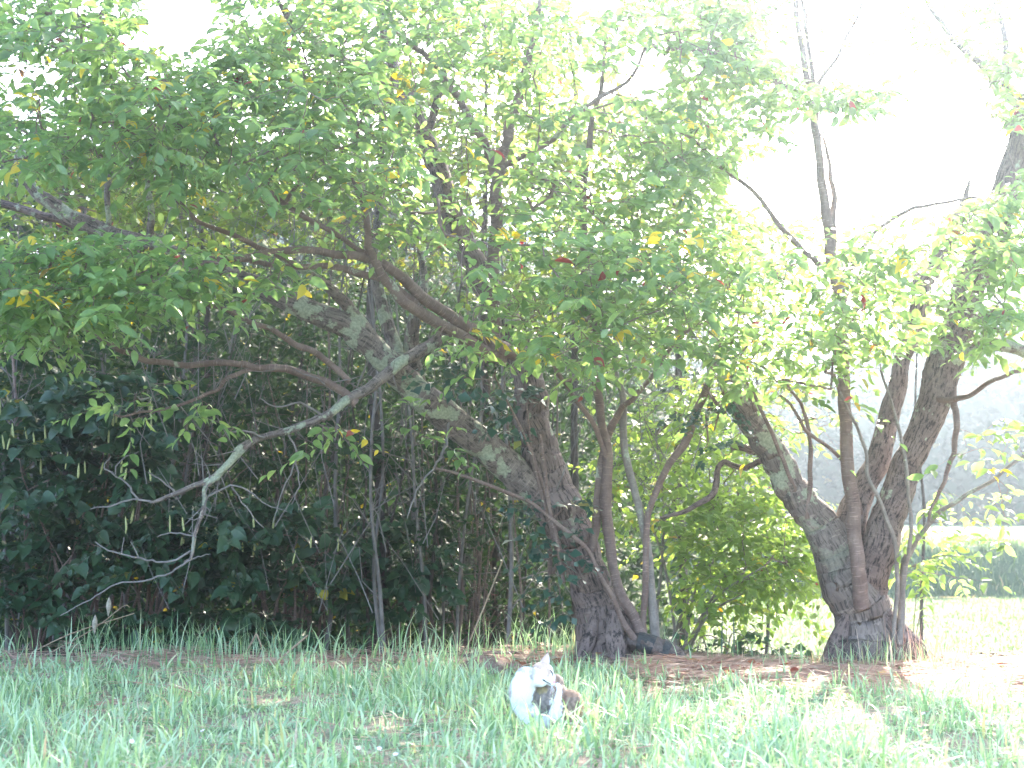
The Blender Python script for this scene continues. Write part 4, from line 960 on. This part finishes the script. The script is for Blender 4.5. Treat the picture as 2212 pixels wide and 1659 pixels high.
addell(1075, 640, -.03, 85, 90, .030, 40)
addell(950, 480, -.02, 175, 95, .042, 12)
addell(765, 545, -.058, 42, 95, .012, 8)
addell(985, 1000, .05, 270, 270, .075)
addell(1150, 800, .085, 170, 190, .06, 20)
addell(1180, 1000, .06, 220, 260, .07)
addell(1440, 1130, .02, 212, 275, .066, -8)
addell(1400, 1340, .03, 220, 180, .07)
addell(1100, 1350, .05, 260, 190, .08)
addcap([(1225, 800, -.062, 48), (1215, 880, -.062, 52), (1180, 1050, -.06, 72), (1140, 1230, -.05, 105), (1260, 1260, -.02, 130)])
addcap([(1225, 790, -.062, 46), (1190, 745, -.058, 42)])
addcap([(560, 1130, -.01, 140), (640, 1300, -.02, 95), (700, 1430, -.025, 58), (712, 1520, -.028, 48), (712, 1548, -.045, 50)])
addcap([(800, 1180, .01, 120), (880, 1330, .01, 75), (925, 1450, .0, 55), (935, 1520, -.0, 46), (938, 1545, -.02, 50)])
addcap([(1500, 1330, .03, 60), (1590, 1450, .0, 42), (1600, 1540, -.03, 34), (1480, 1560, -.06, 32), (1330, 1560, -.075, 28)])
tmp = bpy.data.meshes.new('tmp'); tmp.from_pydata([tuple(v) for v in CV], [], CF)
to = bpy.data.objects.new('tmp', tmp); COL.objects.link(to)
md = to.modifiers.new('r', 'REMESH'); md.mode = 'VOXEL'; md.voxel_size = .0036; md.use_smooth_shade = True
ms = to.modifiers.new('s', 'SMOOTH'); ms.factor = .6; ms.iterations = 9
dg = bpy.context.evaluated_depsgraph_get(); body = bpy.data.meshes.new_from_object(to.evaluated_get(dg))
bpy.data.objects.remove(to)
nV = len(body.vertices); co = np.zeros(nV * 3); body.vertices.foreach_get('co', co); co = co.reshape(-1, 3)
def coat(P):
    cx = P[:, 0] / S_ + 850; cz = 1560 - P[:, 2] / S_; d = P[:, 1]
    n = len(P); C = np.tile(np.array([.86, .85, .84]), (n, 1))
    jx = cx + 14 * np.sin(cz / 23.) + 9 * np.sin(cz / 9.); jz = cz + 14 * np.sin(cx / 21.) + 7 * np.sin(cx / 8.)
    def el(a, b, ra, rb): return ((jx - a) / ra) ** 2 + ((jz - b) / rb) ** 2
    tab = .5 + .5 * np.sin(jx / 17. + .012 * (jz - 900) + 2 * np.sin(jz / 70.))
    brown = np.array([.30, .215, .17])[None] * (.65 + .5 * tab[:, None]); grey = np.array([.30, .26, .24])[None] * (.7 + .45 * tab[:, None]); orange = np.array([.46, .27, .17])[None]
    def put(m, col, w=1.0):
        c = col if col.shape[0] == n else np.repeat(col, n, 0)
        C[m] = C[m] * (1 - w) + c[m] * w
    put((d > .035) & (cz < 1400), grey)
    put((el(1000, 1000, 240, 270) < 1) & (d > -.045), grey)
    put((cx > 1060) & (cz > 700) & (d > -.035), grey)
    put((el(1250, 800, 190, 190) < 1) & (d > -.03), brown)
    put((el(1420, 1080, 250, 290) < 1) & (d > -.06), brown)
    put((jx > 1560 + .05 * (jz - 1000)) & (cz > 850), orange * .8)
    put((jx > 1340) & (cz < 960) & (cz > 800), orange * .75, .6)
    put((cx < 415) & (cz > 620) & (cz < 960), grey * 1.6, .8)
    put((el(560, 500, 90, 40) < 1), grey * 1.6, .7)
    put((el(905, 425, 150, 48) < 1), orange * 1.1, .75)
    put((el(775, 540, 55, 110) < 1) & (d < 0), grey * 1.7, .7)
    put((el(1040, 520, 36, 80) < 1), orange * 1.05, .75)
    put((el(1150, 560, 46, 90) < 1), grey * 1.7, .5)
    put((el(930, 850, 95, 60) < 1) & (d > -.03) & (cz > 800), np.array([[.42, .34, .17]]), .7)
    # white raised hind leg
    def seg(x0, z0, x1, z1, r):
        dx, dz = x1 - x0, z1 - z0; t = np.clip(((jx - x0) * dx + (jz - z0) * dz) / (dx * dx + dz * dz), 0, 1)
        return (jx - x0 - t * dx) ** 2 + (jz - z0 - t * dz) ** 2 < r * r
    leg = (seg(1225, 800, 1180, 1050, 75) | seg(1180, 1050, 1130, 1240, 115)) & (d < -.015)
    put(leg, np.array([[.86, .85, .84]]))
    put((cx > 1450) & (cz > 1380), brown)
    return C
Ccol = coat(co)
a = body.attributes.new('coat', 'FLOAT_COLOR', 'POINT'); cc = np.ones((nV, 4), np.float32); cc[:, :3] = Ccol; a.data.foreach_set('color', cc.ravel())
m, t, N, L, P = new_mat('cat_fur')
at = N.new('ShaderNodeAttribute'); at.attribute_name = 'coat'
ob = N.new('ShaderNodeTexCoord').outputs['Object']
hn = N.new('ShaderNodeHueSaturation'); L.new(at.outputs['Color'], hn.inputs['Color'])
mr = N.new('ShaderNodeMapRange'); mr.inputs[3].default_value = .8; mr.inputs[4].default_value = 1.12
L.new(noise(N, L, mapping(N, L, ob, (1, 1, .35)), 320, 3), mr.inputs[0]); L.new(mr.outputs[0], hn.inputs['Value'])
L.new(hn.outputs[0], P.inputs['Base Color']); P.inputs['Roughness'].default_value = .9; P.inputs['Specular IOR Level'].default_value = .15
P.inputs['Sheen Weight'].default_value = .2
M_fur = m
body.materials.clear(); body.materials.append(M_fur)
CT = empty('cat', cat0, 'white and brown tabby cat sitting in grass, scratching its neck with a hind leg', 'cat')
bo = bpy.data.objects.new('body', body); COL.objects.link(bo); bo.parent = CT
bvh = BVHTree.FromPolygons([Vector(v) for v in co], [tuple(p.vertices) for p in body.polygons])
def surf(cx, cy_, off=.001):
    c = cl(cx, cy_, -1); h = bvh.ray_cast(c, Vector((0, 1, 0)))
    return (h[0] + Vector((0, -off, 0))) if h[0] else cl(cx, cy_, -.05)
def catpart(name, V, F, mat, smooth=True):
    o = bpy.data.objects.new(name, pymesh(name, V, F, mat, smooth)); COL.objects.link(o); o.parent = CT; return o
def catline(name, pts, rads, mat, off=.0006):
    P = np.array([tuple(surf(x, y, off)) for x, y in pts]); C = catmull(np.hstack([P, np.array(rads)[:, None] * S_]), 4)
    tb = Tubes(); tb.add(C[:, :3], C[:, 3], 6); o = tb.build(name, mat); o.parent = CT; return o
M_darkline = plain('dark_skin', (.03, .025, .03), (.06, .05, .055), 50, .5)
M_nose = plain('pink_nose', (.62, .30, .30), (.72, .38, .38), 50, .5)
M_ear = plain('ear_inner', (.66, .50, .50), (.80, .70, .70), 30, .8)
catline('eye', [(1062, 495), (1085, 520), (1102, 555), (1108, 605)], [3, 13, 12, 3], M_darkline)
catline('eye', [(1128, 510), (1140, 535), (1138, 560)], [2, 7, 2], M_darkline)
catline('mouth', [(930, 652), (955, 662), (990, 688), (1035, 712), (1072, 735), (1068, 782)], [5, 12, 8, 7, 7, 4], M_darkline)
V, F = ico(surf(1130, 697, .002), (26 * S_, .004, 22 * S_), 20, 2); catpart('nose', V, F, M_nose)
# ears: curved shells with thickness
def ear(tip, bl, br, depth, name='ear'):
    V = []; n = 8; m_ = 6
    for layer, off in ((0, -.0035), (1, .0035)):
        for j in range(m_ + 1):
            s = j / m_
            for i in range(n + 1):
                q = i / n; wdt = (1 - s ** 1.6)
                bx = bl[0] * (1 - q) + br[0] * q; bz = bl[1] * (1 - q) + br[1] * q
                mx, mz = (bl[0] + br[0]) / 2, (bl[1] + br[1]) / 2
                x = (mx + (bx - mx) * wdt) * (1 - s) + (tip[0] + (bx - mx) * wdt) * s
                z = (mz + (bz - mz) * wdt) * (1 - s) + (tip[1] + (bz - mz) * wdt) * s
                cup = .016 * (1 - (2 * q - 1) ** 2) * (1 - s * .8)
                V.append(cl(x, z, depth + cup + off))
    st_ = (n + 1) * (m_ + 1); F = []
    for j in range(m_):
        for i in range(n):
            a = j * (n + 1) + i
            F.append((a, a + 1, a + n + 2, a + n + 1)); F.append((st_ + a + 1, st_ + a, st_ + a + n + 1, st_ + a + n + 2))
        a = j * (n + 1); F.append((a, a + n + 1, st_ + a + n + 1, st_ + a)); a += n; F.append((a + n + 1, a, st_ + a, st_ + a + n + 1))
    return catpart(name, V, F, M_ear)
ear((1035, 215), (885, 405), (1055, 410), -.012)
# whiskers
for k, (x1, y1) in enumerate([(1098, 930), (1120, 935), (1150, 950), (1175, 925), (1065, 900)]):
    s = surf(1085 + 6 * k % 24, 770, -.001); e = cl(x1, y1, -.075)
    mdp = (s + e) / 2 + Vector((0, -.01, .004)); tb = Tubes(); tb.add(catmull([tuple(s), tuple(mdp), tuple(e)], 4), np.linspace(.0006, .0002, 9), 4)
    o = tb.build('whisker', plain('whisker', (.85, .85, .85), (.9, .9, .9)) if k == 0 else bpy.data.materials['whisker']); o.parent = CT
# fur tufts over the skin
tri = np.array([tuple(p.vertices)[:3] for p in body.polygons]); rsf = np.random.default_rng(4)
nF = 26000; fi = rsf.integers(0, len(tri), nF); bw = rsf.dirichlet((1, 1, 1), nF)
Pp = (co[tri[fi]] * bw[:, :, None]).sum(1)
nor = np.cross(co[tri[fi][:, 1]] - co[tri[fi][:, 0]], co[tri[fi][:, 2]] - co[tri[fi][:, 0]]); nor /= np.linalg.norm(nor, axis=1)[:, None] + 1e-12
flow = np.stack([.25 * np.sign(Pp[:, 0]) + rsf.normal(0, .15, nF), rsf.normal(0, .15, nF), np.full(nF, -1.)], 1)
head = (Pp[:, 2] > .20) & (Pp[:, 0] > -.01); flow[head] = flow[head] * .3 + np.array([-.8, 0, .1])
flow -= nor * (flow * nor).sum(1)[:, None]; flow /= np.linalg.norm(flow, axis=1)[:, None] + 1e-9
hd = flow * .85 + nor * rsf.uniform(.25, .6, nF)[:, None]
ln = rsf.uniform(.006, .013, nF) * np.where(head, .5, 1)
sdv = np.cross(flow, nor) * (.0007 * rsf.uniform(.7, 1.3, nF))[:, None]
V = np.stack([Pp - sdv, Pp + sdv, Pp + hd * ln[:, None]], 1).reshape(-1, 3)
cf = np.repeat(coat(Pp) * rsf.uniform(.8, 1.15, nF)[:, None], 3, 0)
o = link('fur', mesh_np('fur', V, np.full(nF, 3), np.arange(nF * 3), M_fur, color=np.clip(cf, 0, .95))); o.parent = CT; o['kind'] = 'stuff'
CT.rotation_euler = (0, 0, 0)

# ------------------------------------------------------------------ haze
V = [(x, y, z) for x in (-62, 82) for y in (-11, 140) for z in (-2.2, 34)]
F = [(0, 1, 3, 2), (4, 6, 7, 5), (0, 4, 5, 1), (2, 3, 7, 6), (0, 2, 6, 4), (1, 5, 7, 3)]
hm = bpy.data.materials.new('haze'); hm.use_nodes = True; hn = hm.node_tree.nodes
hn.remove(hn['Principled BSDF']); pv = hn.new('ShaderNodeVolumePrincipled')
pv.inputs['Color'].default_value = (.66, .82, 1, 1); pv.inputs['Density'].default_value = HAZE_DENSITY
pv.inputs['Anisotropy'].default_value = .88  # strong forward scatter, so the haze also stands in for lens glare
hm.node_tree.links.new(pv.outputs[0], hn['Material Output'].inputs['Volume'])
me = bpy.data.meshes.new('haze'); me.from_pydata(V, [], F); me.materials.append(hm); me.update()
if HAZE_DENSITY > 0:
    ho = bpy.data.objects.new('haze', me); COL.objects.link(ho); ho['kind'] = 'stuff'
